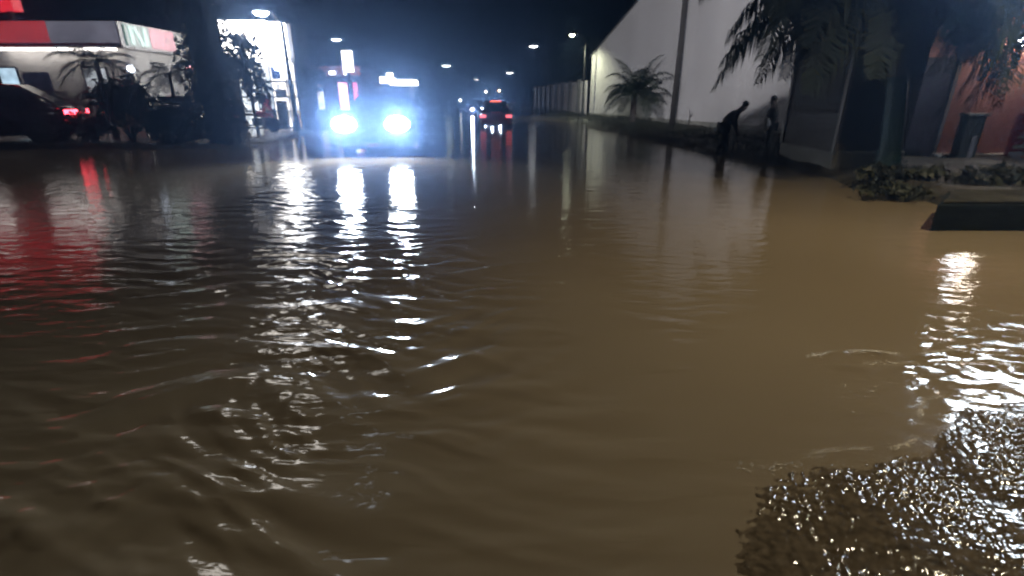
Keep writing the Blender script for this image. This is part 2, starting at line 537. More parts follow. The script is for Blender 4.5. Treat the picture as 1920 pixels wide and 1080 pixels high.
def car(label, loc, rz, paint, kind='sedan', head=None, tail=None, brake=None, cat='car', name='parked_car', group='cars on the flooded street', headpower=0, headcol=(0.74, 0.85, 1.0), cone=150, L=4.4, W=1.76, H=1.46):
    """local +x is forward; the origin lies on the road between the wheels"""
    t = thing(name, label, cat, loc, rz, group)
    hl, w = L / 2, W / 2
    wb = L * 0.295
    zb = 0.24 if kind != 'pickup' else 0.36
    belt = H * 0.62
    hood = H * (0.60 if kind != 'pickup' else 0.64)
    trunk = {'sedan': belt * 1.01, 'suv': belt, 'pickup': H * 0.60}[kind]

    def ring(x, ww, z0, z1):
        pr = [(0.0, z0), (ww * 0.86, z0), (ww * 0.97, z0 + 0.10), (ww, z0 + (z1 - z0) * 0.45), (ww * 0.985, z0 + (z1 - z0) * 0.75), (ww * 0.93, z1 - 0.03), (ww * 0.8, z1), (0.0, z1 + 0.02)]
        return [Vector((x, y, z)) for y, z in pr] + [Vector((x, -y, z)) for y, z in pr[-2:0:-1]]
    st = [(-hl, w * 0.86, zb + 0.14, trunk - 0.14), (-hl + 0.05, w * 0.93, zb + 0.06, trunk - 0.04), (-hl + 0.25, w * 0.97, zb, trunk), (-wb, w, zb, belt), (0, w, zb, belt),
          (hl * 0.42, w, zb, belt * 0.99), (wb * 1.02, w * 0.99, zb, hood * 0.985), (hl - 0.30, w * 0.95, zb + 0.02, hood * 0.93), (hl - 0.08, w * 0.88, zb + 0.04, hood * 0.86), (hl, w * 0.80, zb + 0.12, hood * 0.72)]
    body = MB()
    body.loft([ring(*s) for s in st])
    bo = body.build('body', paint, t, True)
    bo.modifiers.new('edge', 'BEVEL').width = 0.01
    # cabin
    if kind == 'sedan':
        cx = [(-hl + 0.42, 0.0), (-hl * 0.42, 1.0), (hl * 0.08, 1.0), (hl * 0.47, 0.0)]
    elif kind == 'suv':
        cx = [(-hl + 0.10, 0.0), (-hl + 0.52, 1.0), (hl * 0.06, 1.0), (hl * 0.47, 0.0)]
    else:
        cx = [(-hl * 0.20, 0.0), (-hl * 0.14, 1.0), (hl * 0.20, 1.0), (hl * 0.50, 0.0)]
    wr, wbase = w * 0.74, w * 0.93
    z0, z1 = belt - 0.03, H

    def cring(x, k):
        zt = z0 + (z1 - z0) * k
        ws = wbase + (wr - wbase) * k
        pr = [(0, z0 - 0.05), (wbase, z0 - 0.05), (wbase, z0), (ws + (wbase - ws) * 0.45, z0 + (zt - z0) * 0.55), (ws, zt - 0.04 * k), (ws * 0.88, zt + 0.005 * k), (0, zt + 0.03 * k)]
        return [Vector((x, y, z)) for y, z in pr] + [Vector((x, -y, z)) for y, z in pr[-2:0:-1]]
    (xa, _), (xb, _), (xc, _), (xd, _) = cx
    cab = MB()
    cab.loft([cring(xa, 0.02), cring(xa + (xb - xa) * 0.55, 0.62), cring(xb, 0.97), cring((xb + xc) / 2, 1.0), cring(xc, 0.97), cring(xc + (xd - xc) * 0.5, 0.55), cring(xd, 0.02)])
    cab.build('cabin', paint, t, True)

    # glass: windscreen, rear window, two side windows a side
    def pane(name, pts, off):
        o = Vector(off)
        pts = [Vector(p) + o for p in pts]
        MB().prism(pts, o.normalized() * 0.012).build(name, MATTE_GLASS if kind == 'pickup' else GLASS, t)
    zl, zh = z0 + 0.06, z1 - 0.09

    def yside(z):
        k = (z - z0) / (z1 - z0)
        return wbase + (wr - wbase) * k
    for s in (-1, 1):
        mid = (xb + xc) / 2
        fa = xa + (xb - xa) * 0.42
        fd = xd - (xd - xc) * 0.35
        pane('window', [(mid - 0.04, s * yside(zl), zl), (mid - 0.04, s * yside(zh), zh), (xb + 0.05, s * yside(zh), zh), (fa, s * yside(zl), zl)], (0, s * 0.02, 0.004))
        pane('window', [(mid + 0.04, s * yside(zl), zl), (fd, s * yside(zl), zl), (xc + 0.05, s * yside(zh), zh), (mid + 0.04, s * yside(zh), zh)], (0, s * 0.02, 0.004))
    nrm = Vector((z1 - z0, 0, xd - xc)).normalized()
    pane('windscreen', [(xd - 0.06, -wbase * 0.86, z0 + 0.05), (xd - 0.06, wbase * 0.86, z0 + 0.05), (xc + 0.07, wr * 0.86, z1 - 0.06), (xc + 0.07, -wr * 0.86, z1 - 0.06)], nrm * 0.045)
    nrm = Vector((-(z1 - z0), 0, xb - xa)).normalized()
    pane('rear_window', [(xa + 0.06, -wbase * 0.84, z0 + 0.05), (xb - 0.06, -wr * 0.84, z1 - 0.06), (xb - 0.06, wr * 0.84, z1 - 0.06), (xa + 0.06, wbase * 0.84, z0 + 0.05)], nrm * 0.05)
    # wheels
    rw = 0.33 if kind != 'pickup' else 0.40
    for sx in (-1, 1):
        for s in (-1, 1):
            M = Matrix.Translation((sx * wb, s * (w - 0.19), rw)) @ Matrix.Rotation(-s * R(90), 4, 'X')
            arch = MB().lathe([(rw + 0.07, 0.10), (rw + 0.07, 0.19), (rw + 0.01, 0.205)], 24, M)
            arch.build('wheel_arch', TRIM, t)
            wh = MB().lathe([(rw * 0.6, 0.0), (rw * 0.93, 0.0), (rw, 0.04), (rw, 0.18), (rw * 0.94, 0.222), (rw * 0.62, 0.225)], 24, M).build('wheel', TYRE, t, False)
            rm = MB().lathe([(rw * 0.60, 0.1), (rw * 0.61, 0.218), (rw * 0.52, 0.20), (rw * 0.2, 0.215), (0.001, 0.225)], 20, M)
            rm.build('rim', RIM, wh, True)
    # bumpers, plates, mirrors, grille, handles
    MB().box(hl - 0.10, hl + 0.03, -w * 0.82, w * 0.82, zb + 0.08, zb + 0.24).build('front_bumper', TRIM if kind == 'pickup' else paint, t, bevel=0.03)
    MB().box(-hl - 0.03, -hl + 0.10, -w * 0.85, w * 0.85, zb + 0.08, zb + 0.26).build('rear_bumper', TRIM if kind == 'pickup' else paint, t, bevel=0.03)
    g = MB()
    for k in range(4):
        g.box(hl - 0.04, hl + 0.015, -w * 0.42, w * 0.42, hood * 0.56 + k * 0.055, hood * 0.56 + k * 0.055 + 0.03)
    g.build('grille', TRIM, t)
    MB().box(hl + 0.031, hl + 0.04, -0.2, 0.2, zb + 0.1, zb + 0.22).build('number_plate', PLATE, t)
    MB().box(-hl - 0.04, -hl - 0.031, -0.2, 0.2, zb + 0.11, zb + 0.23).build('number_plate', PLATE, t)
    for s in (-1, 1):
        MB().box(xd - 0.42, xd - 0.28, s * (w * 0.93), s * (w + 0.16), belt + 0.0, belt + 0.13).build('mirror', paint, t, bevel=0.03)
        for xx in (-0.55, 0.45):
            MB().box(xx, xx + 0.16, s * (w - 0.005), s * (w + 0.03), belt - 0.13, belt - 0.10).build('door_handle', TRIM, t)
    zh_ = hood * (0.90 if kind == 'pickup' else 0.76)
    yh_ = w * (0.75 if kind == 'pickup' else 0.66)
    hr_ = 0.29 if kind == 'pickup' else 0.13  # pickup lenses oversized to stand in for headlight glare
    for s in (-1, 1):
        M = Matrix.Translation((hl - 0.10, s * yh_, zh_)) @ Matrix.Rotation(R(90), 4, 'Y') @ Matrix.Diagonal((0.75, 1.2, 1, 1))
        off = mat('headlight glass', (0.6, 0.62, 0.65), 0.08, 0.6, 0.1, 5, 0)
        ho = MB().lathe([(hr_ + 0.01, -0.10), (hr_ + 0.015, 0.095), (hr_, 0.10)], 18, M).build('headlight', TRIM, t, True)
        MB().lathe([(hr_ * 0.96, 0.101), (hr_ * 0.6, 0.112), (0.001, 0.116)], 18, M).build('lens', head or off, ho, True)
        if headpower:
            lamp('SPOT', headpower, headcol, (hl + 0.08, s * yh_, zh_), t, 0.10, aim=(1, 0, -0.015 if cone > 100 else 0.08), spot=cone, blend=1.0)
        zt = trunk - 0.18
        tl = MB()
        tl.box(-hl - 0.005, -hl + 0.30, s * w * 0.60, s * w * 0.985, zt - 0.075, zt + 0.075)
        tl.build('tail_light', tail or mat('red lens', (0.25, 0.01, 0.012), 0.15, 0, 0.1, 5, 0), t, bevel=0.02)
    if brake:
        MB().box(xb - 0.05, xb + 0.03, -0.3, 0.3, z1 + 0.012, z1 + 0.06).build('brake_light', brake, t)
    if kind == 'pickup':
        for s in (-1, 1):
            MB().box(-hl + 0.08, -hl * 0.22, s * w * 0.93 - 0.03, s * w * 0.93 + 0.03, belt - 0.02, belt + 0.06).build('bed_rail', TRIM, t)
    return t


P_BLACK = mat('dark maroon car paint', (0.018, 0.008, 0.012), 0.25, 0.1, 0.1, 2, 0, coat=0.8)
P_RED = mat('red car paint', (0.22, 0.012, 0.015), 0.25, 0.0, 0.1, 2, 0, coat=0.8)
P_NAVY = mat('navy car paint', (0.015, 0.022, 0.035), 0.25, 0.1, 0.1, 2, 0, coat=0.8)
P_GREY = mat('matte dark truck paint', (0.008, 0.009, 0.012), 0.8, 0.0, 0.2, 2, 0.1, spec=0.05)  # matte and near black so the body reflects no haze glow
MATTE_GLASS = mat('matte truck glass', (0.006, 0.007, 0.009), 0.6, 0, 0.2, 3, 0.05, spec=0.08)  # dulled so the truck panes reflect no haze glow
HEAD = glow('lit headlight', (0.80, 0.90, 1.0), 170)
HEADW = glow('lit warm headlight', (1.0, 0.93, 0.9), 100)
HEAD2 = glow('lit distant headlight', (0.95, 0.97, 1.0), 30)
TAIL = glow('lit tail light', (1.0, 0.05, 0.08), 12)
TAILF = glow('lit far tail light', (1.0, 0.14, 0.18), 2.0)
BRAKE = glow('lit brake light', (1.0, 0.16, 0.07), 2.5)

FLOOD = -0.20
car('pickup truck driving towards the viewer through the flood with dazzling headlights', (-4.05, 17.1, FLOOD), R(-90 + 3.0), P_GREY, 'pickup', head=HEAD, name='pickup_truck', cat='pickup', headpower=1300, L=5.0, W=1.95, H=1.85)
car('red car driving away down the flooded road, tail lights lit', (-0.95, 31.0, FLOOD + 0.03), R(92), P_RED, 'sedan', tail=TAILF, brake=BRAKE, name='red_car')
car('distant oncoming car with lit headlights left of the red car', (-3.1, 50, FLOOD), R(-87), P_NAVY, 'sedan', head=HEAD2, name='oncoming_car', headpower=300)
car('farthest oncoming car with small lit headlights, behind the red car', (-2.4, 82, FLOOD), R(-90), P_NAVY, 'suv', head=HEAD2, name='oncoming_car', headpower=300)
c_loc = ground_point(64, 274, 0.10)
car('dark maroon car with one red tail light lit at the left edge', (-17.3, 17.5, 0.14), R(180 + 27), P_BLACK, 'sedan', tail=TAIL, L=5.0, W=1.9, H=1.82)
car('dark parked car half hidden by the bushes beside the store', (-13.0, 20.4, 0.14), R(-55), P_NAVY, 'sedan')


def motorcycle(loc, rz):
    t = thing('motorcycle', 'small red motorcycle parked in front of the bright white shop', 'motorcycle', loc, rz)
    for x in (-0.62, 0.62):
        M = Matrix.Translation((x, 0.05, 0.30)) @ Matrix.Rotation(R(90), 4, 'X')
        wh = MB().lathe([(0.20, 0.0), (0.29, 0.0), (0.30, 0.05), (0.29, 0.10), (0.20, 0.10)], 22, M).build('wheel', TYRE, t)
        MB().lathe([(0.20, 0.03), (0.20, 0.07), (0.03, 0.085), (0.001, 0.085)], 18, M).build('rim', RIM, wh)
    red = mat('red motorcycle paint', (0.4, 0.015, 0.02), 0.25, 0, 0.1, 3, 0, coat=0.6)
    MB().loft([[Vector((x, y * w, z + h * q)) for y, q in [(-1, 0), (1, 0), (1, 0.7), (0.5, 1), (-0.5, 1), (-1, 0.7)]] for x, w, z, h in [(-0.1, 0.10, 0.62, 0.16), (0.12, 0.15, 0.62, 0.26), (0.38, 0.10, 0.66, 0.2)]]).build('tank', red, t, True)
    MB().loft([[Vector((x, y * w, z + h * q)) for y, q in [(-1, 0), (1, 0), (1, 0.8), (-1, 0.8)]] for x, w, z, h in [(-0.75, 0.09, 0.72, 0.12), (-0.35, 0.13, 0.68, 0.12), (-0.08, 0.09, 0.66, 0.12)]]).build('seat', TRIM, t, bevel=0.02)
    MB().box(-0.2, 0.25, -0.12, 0.12, 0.25, 0.58).build('engine', RIM, t, bevel=0.04)
    MB().tube([(0.62, 0, 0.3), (0.42, 0, 0.9), (0.36, 0, 1.02)], 0.03).build('fork', RIM, t)
    MB().tube([(0.30, -0.34, 1.04), (0.38, -0.15, 1.02), (0.38, 0.15, 1.02), (0.30, 0.34, 1.04)], 0.016).build('handlebar', TRIM, t)
    MB().lathe([(0.09, 0), (0.09, 0.07), (0.05, 0.1)], 14, Matrix.Translation((0.42, 0, 0.88)) @ Matrix.Rotation(R(90), 4, 'Y')).build('headlight', PLATE, t, True)
    MB().tube([(0.1, -0.13, 0.3), (-0.4, -0.16, 0.3), (-0.85, -0.17, 0.42)], [0.03, 0.045, 0.05]).build('exhaust', RIM, t)
    MB().box(-0.86, -0.70, -0.08, 0.08, 0.62, 0.72).build('tail_light', mat('red lens', (0.25, 0.01, 0.012)), t, bevel=0.02)
    return t


motorcycle((-10.9, 22.6, 0.14), R(20))

# ------------------------------------------------------------------ buildings on the left
STUCCO = mat('pale grey stucco', (0.55, 0.54, 0.52), 0.8, 0, 0.12, 2, 0.2, 30)
REDP = mat('red painted fascia', (0.55, 0.03, 0.04), 0.5, 0, 0.1, 3, 0.05)
WHITEP = mat('white painted metal', (0.7, 0.7, 0.7), 0.5, 0, 0.1, 3, 0.05)
DARKF = mat('dark window frame', (0.03, 0.03, 0.035), 0.5)

FY = 22.0
store = thing('convenience_store', 'long store with a red and white fascia behind the dark maroon car', 'store', (-22, FY, 0.14))
SX, SY = 22.0, -FY


def sb(x0, x1, y0, y1, z0, z1):
    return MB().box(x0 + SX, x1 + SX, y0 + SY, y1 + SY, z0 - 0.14, z1 - 0.14)


sb(-34, -15.3, FY, FY + 5.0, -0.2, 3.45).build('wall', STUCCO, store)
sb(-34.3, -15.05, FY - 0.6, FY + 5.2, 3.35, 3.46).build('canopy_soffit', WHITEP, store)
sb(-34.3, -17.7, FY - 0.66, FY - 0.60, 3.40, 4.25).build('fascia', glow('red fascia glow', (1.0, 0.07, 0.09), 0.3, 0.25, 0.7), store)  # faint glow stands in for lamplight on the red fascia
sb(-17.7, -15.05, FY - 0.66, FY - 0.60, 3.40, 4.25).build('fascia', glow('grey fascia glow', (0.8, 0.78, 1.0), 0.10, 0.4, 0.9), store)  # weaker glow, again in place of light falling on it
sb(-34.3, -15.05, FY - 0.68, FY - 0.655, 3.40, 3.50).build('fascia_stripe', mat('dark red stripe', (0.35, 0.02, 0.03), 0.5), store)
sb(-15.05, -14.99, FY - 0.66, FY + 5.2, 3.40, 4.25).build('fascia', WHITEP, store)
# letter and pink panel on the street side of the fascia
sg = sb(-14.985, -14.93, FY - 0.4, FY + 1.0, 3.45, 4.2).build('sign_panel', glow('dim green sign face', (0.10, 0.20, 0.17), 0.8), store)
lt = MB()
zc = 3.82
for y0, y1, z0, z1 in [(-0.2, 0.0, 3.5, 4.15), (0.6, 0.8, 3.5, 4.15)]:
    lt.box(-14.93 + SX, -14.90 + SX, FY + y0 + SY, FY + y1 + SY, z0 - 0.14, z1 - 0.14)
lt.prism([(-14.93 + SX, FY + 0.0 + SY, 4.15 - 0.14), (-14.93 + SX, FY + 0.2 + SY, 4.15 - 0.14), (-14.93 + SX, FY + 0.6 + SY, 3.5 - 0.14), (-14.93 + SX, FY + 0.4 + SY, 3.5 - 0.14)], (0.03, 0, 0))
lt.build('letter', glow('pale green letter', (0.6, 0.95, 0.85), 0.7), sg)
sb(-14.985, -14.93, FY + 1.02, FY + 2.6, 3.45, 4.2).build('sign_panel', glow('pink sign face', (0.9, 0.12, 0.25), 0.55, 0.5, 2.5), store)
# windows of the store
for x0, x1, c, s in [(-31, -29.2, (1, 0.8, 0.85), 0.9), (-26.5, -24.6, (1, 0.75, 0.8), 1.6), (-20.7, -19.9, (0.55, 0.8, 1.0), 0.8), (-17.3, -16.3, (0.8, 0.9, 1.0), 0.3)]:
    fr = sb(x0, x1, FY - 0.05, FY - 0.005, 1.3, 2.7).build('window', DARKF, store)
    sb(x0 + 0.06, x1 - 0.06, FY - 0.06, FY - 0.052, 1.36, 2.64).build('pane', glow('store pane %.2f' % s, c, s, 0.5, 1.5), fr)
sb(-19.75, -18.7, FY - 0.06, FY - 0.004, 0.14, 2.5).build('door', mat('dark blue door', (0.03, 0.035, 0.07), 0.4), store)
for x in (-31, -27, -23.0, -19.0, -16.6):
    fx = sb(x - 1.1, x + 1.1, FY - 0.42, FY - 0.28, 3.27, 3.348).build('ceiling_light', glow('added store strip light', (1.0, 0.93, 0.88), 8), store)  # strips added under the canopy to brighten the store wall
# roof sign glowing red
rs = thing('roof_sign', 'glowing red box sign above the store fascia at the top left corner', 'sign', (-22.0, FY - 0.2, 4.28))
MB().box(-3.5, 3.05, -0.2, 0.2, 0.36, 1.55).build('sign_face', glow('red lit sign', (1.0, 0.022, 0.045), 0.7), rs)
for x in (-3.1, 0, 2.7):
    MB().box(x - 0.08, x + 0.08, -0.08, 0.08, -0.1, 0.357).build('sign_post', DARKF, rs)

# bright white shop
SHY = 25.2
shop = thing('lit_shop', 'brilliantly lit white shop front seen through a young tree', 'shop', (-11.2, SHY, 0.14))


def hb(x0, x1, y0, y1, z0, z1):
    return MB().box(x0, x1, y0, y1, z0, z1)


hb(-1.75, 1.22, 0.05, 1.8, -0.3, 4.5).build('wall', mat('dark shop wall', (0.12, 0.12, 0.13), 0.8, 0, 0.2, 2, 0.2), shop)
hb(-1.70, 0.32, -0.55, 0.05, 3.05, 4.55).build('fascia', glow('white lit fascia', (1.0, 0.94, 0.88), 15), shop)
hb(0.46, 1.02, -0.50, 0.05, 2.55, 4.50).build('sign_board', glow('cool lit sign board', (0.95, 0.96, 1.0), 11), shop)
gf = hb(-1.5, 1.2, -0.03, 0.045, 0.0, 2.95).build('shop_front', DARKF, shop)
for k, (x0, x1) in enumerate([(-1.44, -0.75), (-0.69, -0.02), (0.04, 0.70), (0.76, 1.14)]):
    hb(x0, x1, -0.045, -0.032, 0.08 if k != 1 else 0.9, 2.87).build('pane', glow('shop pane %d' % k, [(0.85, 0.93, 1.0), (0.7, 0.85, 1.0), (1.0, 0.95, 0.88), (1, 0.93, 0.85)][k], [1.0, 0.5, 1.7, 1.3][k], 0.95, 2.4), gf)
hb(-1.7, 1.25, -0.5, -0.03, 2.97, 3.04).build('canopy', WHITEP, shop)
hb(0.2, 0.62, -0.30, -0.06, 0.0, 1.25).build('door', DARKF, shop)
for x0, x1, z0, z1, c in [(-1.3, -0.85, 1.6, 2.3, (0.03, 0.05, 0.12)), (-0.6, -0.15, 0.5, 1.5, (0.25, 0.02, 0.03)), (0.1, 0.5, 2.2, 2.7, (0.02, 0.05, 0.16)), (0.8, 1.05, 0.9, 2.0, (0.05, 0.05, 0.06)), (0.9, 1.12, 0.2, 0.7, (0.25, 0.02, 0.03)), (0.15, 0.66, 1.45, 1.75, (0.04, 0.04, 0.05))]:
    hb(x0, x1, -0.062, -0.048, z0, z1).build('poster', mat('poster %.2f %.2f' % (x0, z0), c, 0.5), shop)
for z in (0.75, 1.38, 2.05):
    hb(-1.5, 1.2, -0.075, -0.064, z, z + 0.07).build('shelf', DARKF, shop)
hb(-1.2, 1.0, -0.46, -0.10, 2.90, 2.965).build('ceiling_light', glow('shop strip light', (1.0, 0.96, 0.92), 8), shop)

# pale paved apron in front of the shops
ap = MB().box(-12.9, -9.7, 19.6, 25.1, 0.10, 0.155).build('pavement', mat('wet pale paving', (0.32, 0.31, 0.30), 0.2, 0, 0.2, 3, 0.2, 20), None)
tag(ap, kind='structure')
ap = MB().box(-34, -13.2, 17.2, 21.9, 0.10, 0.157).build('pavement', mat('wet dark paving', (0.14, 0.13, 0.125), 0.25, 0, 0.3, 2, 0.3, 14), None)
tag(ap, kind='structure')

# farther shops on the left
PINK = mat('pink painted wall', (0.45, 0.22, 0.26), 0.8, 0, 0.15, 2, 0.2)
fs = thing('far_shop', 'far pink fronted shop between the white shop and the truck', 'shop', (-15.0, 42, 0.14))
hb(-3.4, 3.3, 0.05, 6, -0.3, 3.6).build('wall', PINK, fs)
for k, (x0, x1, c, s) in enumerate([(-3.1, -2.5, (0.95, 0.98, 1), 3), (-1.5, -0.9, (0.8, 0.75, 1), 1.0), (-0.2, 0.3, (0.85, 0.85, 1), 0.9), (1.5, 2.2, (1.0, 0.45, 0.6), 2.2), (2.4, 3.0, (1.0, 0.2, 0.4), 1.0)]):
    fr = hb(x0 - 0.06, x1 + 0.06, -0.03, 0.045, 0.4, 2.5).build('window', DARKF, fs)
    hb(x0, x1, -0.045, -0.032, 0.46, 2.44).build('pane', glow('far pane %d' % k, c, s, 0.6, 1.8), fr)
hb(-3.5, 3.4, -1.0, 0.04, 2.75, 2.9).build('awning', mat('dark awning', (0.05, 0.03, 0.04), 0.7), fs)
for x in (-2.6, -1.2, 1.5, 2.6):
    hb(x - 0.22, x + 0.22, -1.12, -1.005, 2.95, 3.2).build('sign_lamp', glow('cool sign lamp', (0.8, 0.9, 1.0), 7), fs)

p = at_depth(654, 135, 40)
p2 = at_depth(654, 95, 40)
ts = thing('totem_sign', 'tall white lit box sign on a red post', 'sign', (p.x, 40, 0.14))
MB().box(-0.36, 0.36, -0.12, 0.12, p.z - 0.14, p2.z - 0.14).build('sign_face', glow('white totem face', (1, 0.98, 0.97), 6), ts, bevel=0.02)
MB().box(-0.42, 0.42, -0.09, 0.09, p2.z - 0.135, p2.z - 0.06).build('sign_cap', DARKF, ts)
MB().box(-0.16, 0.16, -0.09, 0.09, -0.3, p.z - 0.145).build('post', mat('red post', (0.4, 0.02, 0.03), 0.5), ts)

cn = thing('lit_canopy', 'far lit canopy roof just above the oncoming truck', 'canopy', (-15.0, 68, 0.14))
for x0, x1, y, z in [(-2.6, -0.5, 0.0, 3.05), (-0.5, 2.4, 0.6, 2.75)]:
    MB().box(x0, x1, y, y + 4, z, z + 0.65).build('canopy_edge', glow('lit canopy edge', (0.98, 0.99, 1.0), 7), cn)
for x in (-2.2, 2.0):
    MB().box(x - 0.15, x + 0.15, 1.8, 2.1, -0.3, 3.0).build('column', CONC, cn)
MB().box(-0.65, 0.15, -0.15, -0.03, 3.72, 4.15).build('sign_board', glow('canopy sign', (1, 1, 1), 7), cn)

b = at_depth(778, 155, 75)
pl = thing('post_lamp', 'tiny white lamp at the right end of the lit canopy', 'lamp', (b.x, 75, 0.14))
MB().tube([(0, 0, -0.3), (0, 0, b.z - 0.3)], 0.05).build('pole', METAL, pl)
MB().lathe([(0.001, b.z - 0.34), (0.15, b.z - 0.26), (0.18, b.z - 0.14), (0.1, b.z - 0.02), (0.001, b.z)], 12).build('globe', glow('small globe', (0.95, 0.97, 1), 30), pl, True)
for u, v, Y, c, lab in [(863, 186, 60, (0.85, 0.95, 1.0), 'small white roadside lamp left of the distant oncoming headlights'), (911, 170, 95, (1.0, 0.93, 0.88), 'small warm white lamp just above the distant oncoming headlights'),
                        (936, 168, 120, (1.0, 0.8, 0.6), 'small orange lamp just above the roof of the red car'), (600, 133, 48, (0.9, 0.92, 1.0), 'small lamp on a post left of the tall lit sign')]:
    b = at_depth(u, v, Y)
    pl = thing('post_lamp', lab, 'lamp', (b.x, Y, -0.2))
    q = 0.0022 * Y
    MB().tube([(0, 0, -0.1), (0, 0, b.z + 0.2 - 2 * q)], 0.05).build('pole', METAL, pl)
    MB().lathe([(0.001, b.z + 0.2 - 2 * q), (q, b.z + 0.2 - q), (q * 0.7, b.z + 0.2 - 0.3 * q), (0.001, b.z + 0.2)], 12).build('globe', glow('far globe %d' % u, c, 14), pl, True)
b = at_depth(355, 128, 21.4)
pl = thing('post_lamp', 'small pinkish lamp on a post left of the dark column tree', 'lamp', (b.x, 21.4, 0.14))
MB().tube([(0, 0, -0.1), (0, 0, b.z - 0.28)], 0.04).build('pole', METAL, pl)
MB().lathe([(0.001, b.z - 0.30), (0.10, b.z - 0.24), (0.12, b.z - 0.14), (0.07, b.z - 0.03), (0.001, b.z - 0.01)], 12).build('globe', glow('pink globe', (1.0, 0.45, 0.5), 7), pl, True)
b = at_depth(245, 128, 20.2)
pl = thing('post_lamp', 'small bluish white lamp between the palms before the store', 'lamp', (b.x, 20.2, 0.14))
MB().tube([(0, 0, -0.1), (0, 0, b.z - 0.28)], 0.04).build('pole', METAL, pl)
MB().lathe([(0.001, b.z - 0.30), (0.10, b.z - 0.24), (0.12, b.z - 0.14), (0.07, b.z - 0.03), (0.001, b.z - 0.01)], 12).build('globe', glow('blue white globe', (0.75, 0.85, 1.0), 12), pl, True)

# ------------------------------------------------------------------ trees and palms
BARK = mat('dark bark', (0.04, 0.033, 0.027), 0.85, 0, 0.4, 5, 0.8, 14, stretch=(1, 1, 0.3))
LEAF_D = leaf_mat('dark leaves', (0.011, 0.018, 0.011))
LEAF_M = leaf_mat('mid leaves', (0.045, 0.075, 0.030))
PALM_L = leaf_mat('palm leaves', (0.009, 0.014, 0.008), 0.8)
PALM_G = leaf_mat('green palm leaves', (0.03, 0.052, 0.02), 0.6)
PALM_D = leaf_mat('dark palm leaves', (0.013, 0.021, 0.012), 0.6)


def leaf_cloud(clumps, n, size, seed=0):
    """many small folded leaves spread through overlapping clumps: (centre, radii)"""
    r = np.random.default_rng(seed)
    mb = MB()
    vols = np.array([c[1][0] * c[1][1] * c[1][2] for c in clumps]) ** 0.67
    vols /= vols.sum()
    V, Fc = [], []
    for (c, rad), share in zip(clumps, vols):
        k = max(8, int(n * share))
        d = r.normal(size=(k, 3))
        d /= np.linalg.norm(d, axis=1)[:, None]
        rr = r.random(k) ** 0.45
        P = np.array(c) + d * np.array(rad) * rr[:, None] * (1 + 0.25 * r.normal(size=(k, 1)) * 0.5)
        A = r.normal(size=(k, 3)); A[:, 2] -= 0.5
        A /= np.linalg.norm(A, axis=1)[:, None]
        B = np.cross(A, r.normal(size=(k, 3)))
        B /= np.linalg.norm(B, axis=1)[:, None]
        s = size * (0.6 + 0.8 * r.random(k))[:, None]
        for p, a, b2, q in zip(P, A, B, s):
            o = len(V)
            V += [tuple(p), tuple(p + a * q * 0.5 + b2 * q * 0.28), tuple(p + a * q), tuple(p + a * q * 0.5 - b2 * q * 0.28)]
            Fc.append((o, o + 1, o + 2, o + 3))
    mb.v, mb.f = V, Fc
    return mb


def tree(loc, h, crown, label, seed, leaf=LEAF_D, n=2500, size=0.28, trunk_r=0.13, group=None, name='tree', lean=(0, 0)):
    t = thing(name, label, 'tree', loc, 0, group)
    r = random.Random(seed)
    tr = MB()
    top = Vector((lean[0], lean[1], h * 0.75))
    mid = Vector((lean[0] * 0.4 + r.uniform(-.1, .1), lean[1] * 0.4, h * 0.38))
    tr.tube([(0, 0, -0.3), mid, top], [trunk_r, trunk_r * 0.75, trunk_r * 0.3], 9)
    clumps = []
    cw, c0 = crown
    for k in range(9):
        a = k * 2.4 + r.uniform(-.4, .4)
        rr = cw * r.uniform(0.35, 0.8)
        z = c0 + (h - c0) * r.uniform(0.15, 0.9)
        q = Vector((lean[0] + math.cos(a) * rr, lean[1] + math.sin(a) * rr, z))
        st = mid.lerp(top, r.uniform(0.1, 0.8))
        tr.tube([st, st.lerp(q, 0.5) + Vector((0, 0, 0.1)), q], [trunk_r * 0.4, trunk_r * 0.25, 0.015], 6)
        s = cw * r.uniform(0.3, 0.55)
        clumps.append((q, (s, s, s * 0.75)))
    clumps.append((Vector((lean[0], lean[1], (h + c0) / 2)), (cw * 0.6, cw * 0.6, (h - c0) * 0.45)))
    tr.build('trunk', BARK, t, True)
    leaf_cloud(clumps, n, size, seed).build('crown', leaf, t)
    return t


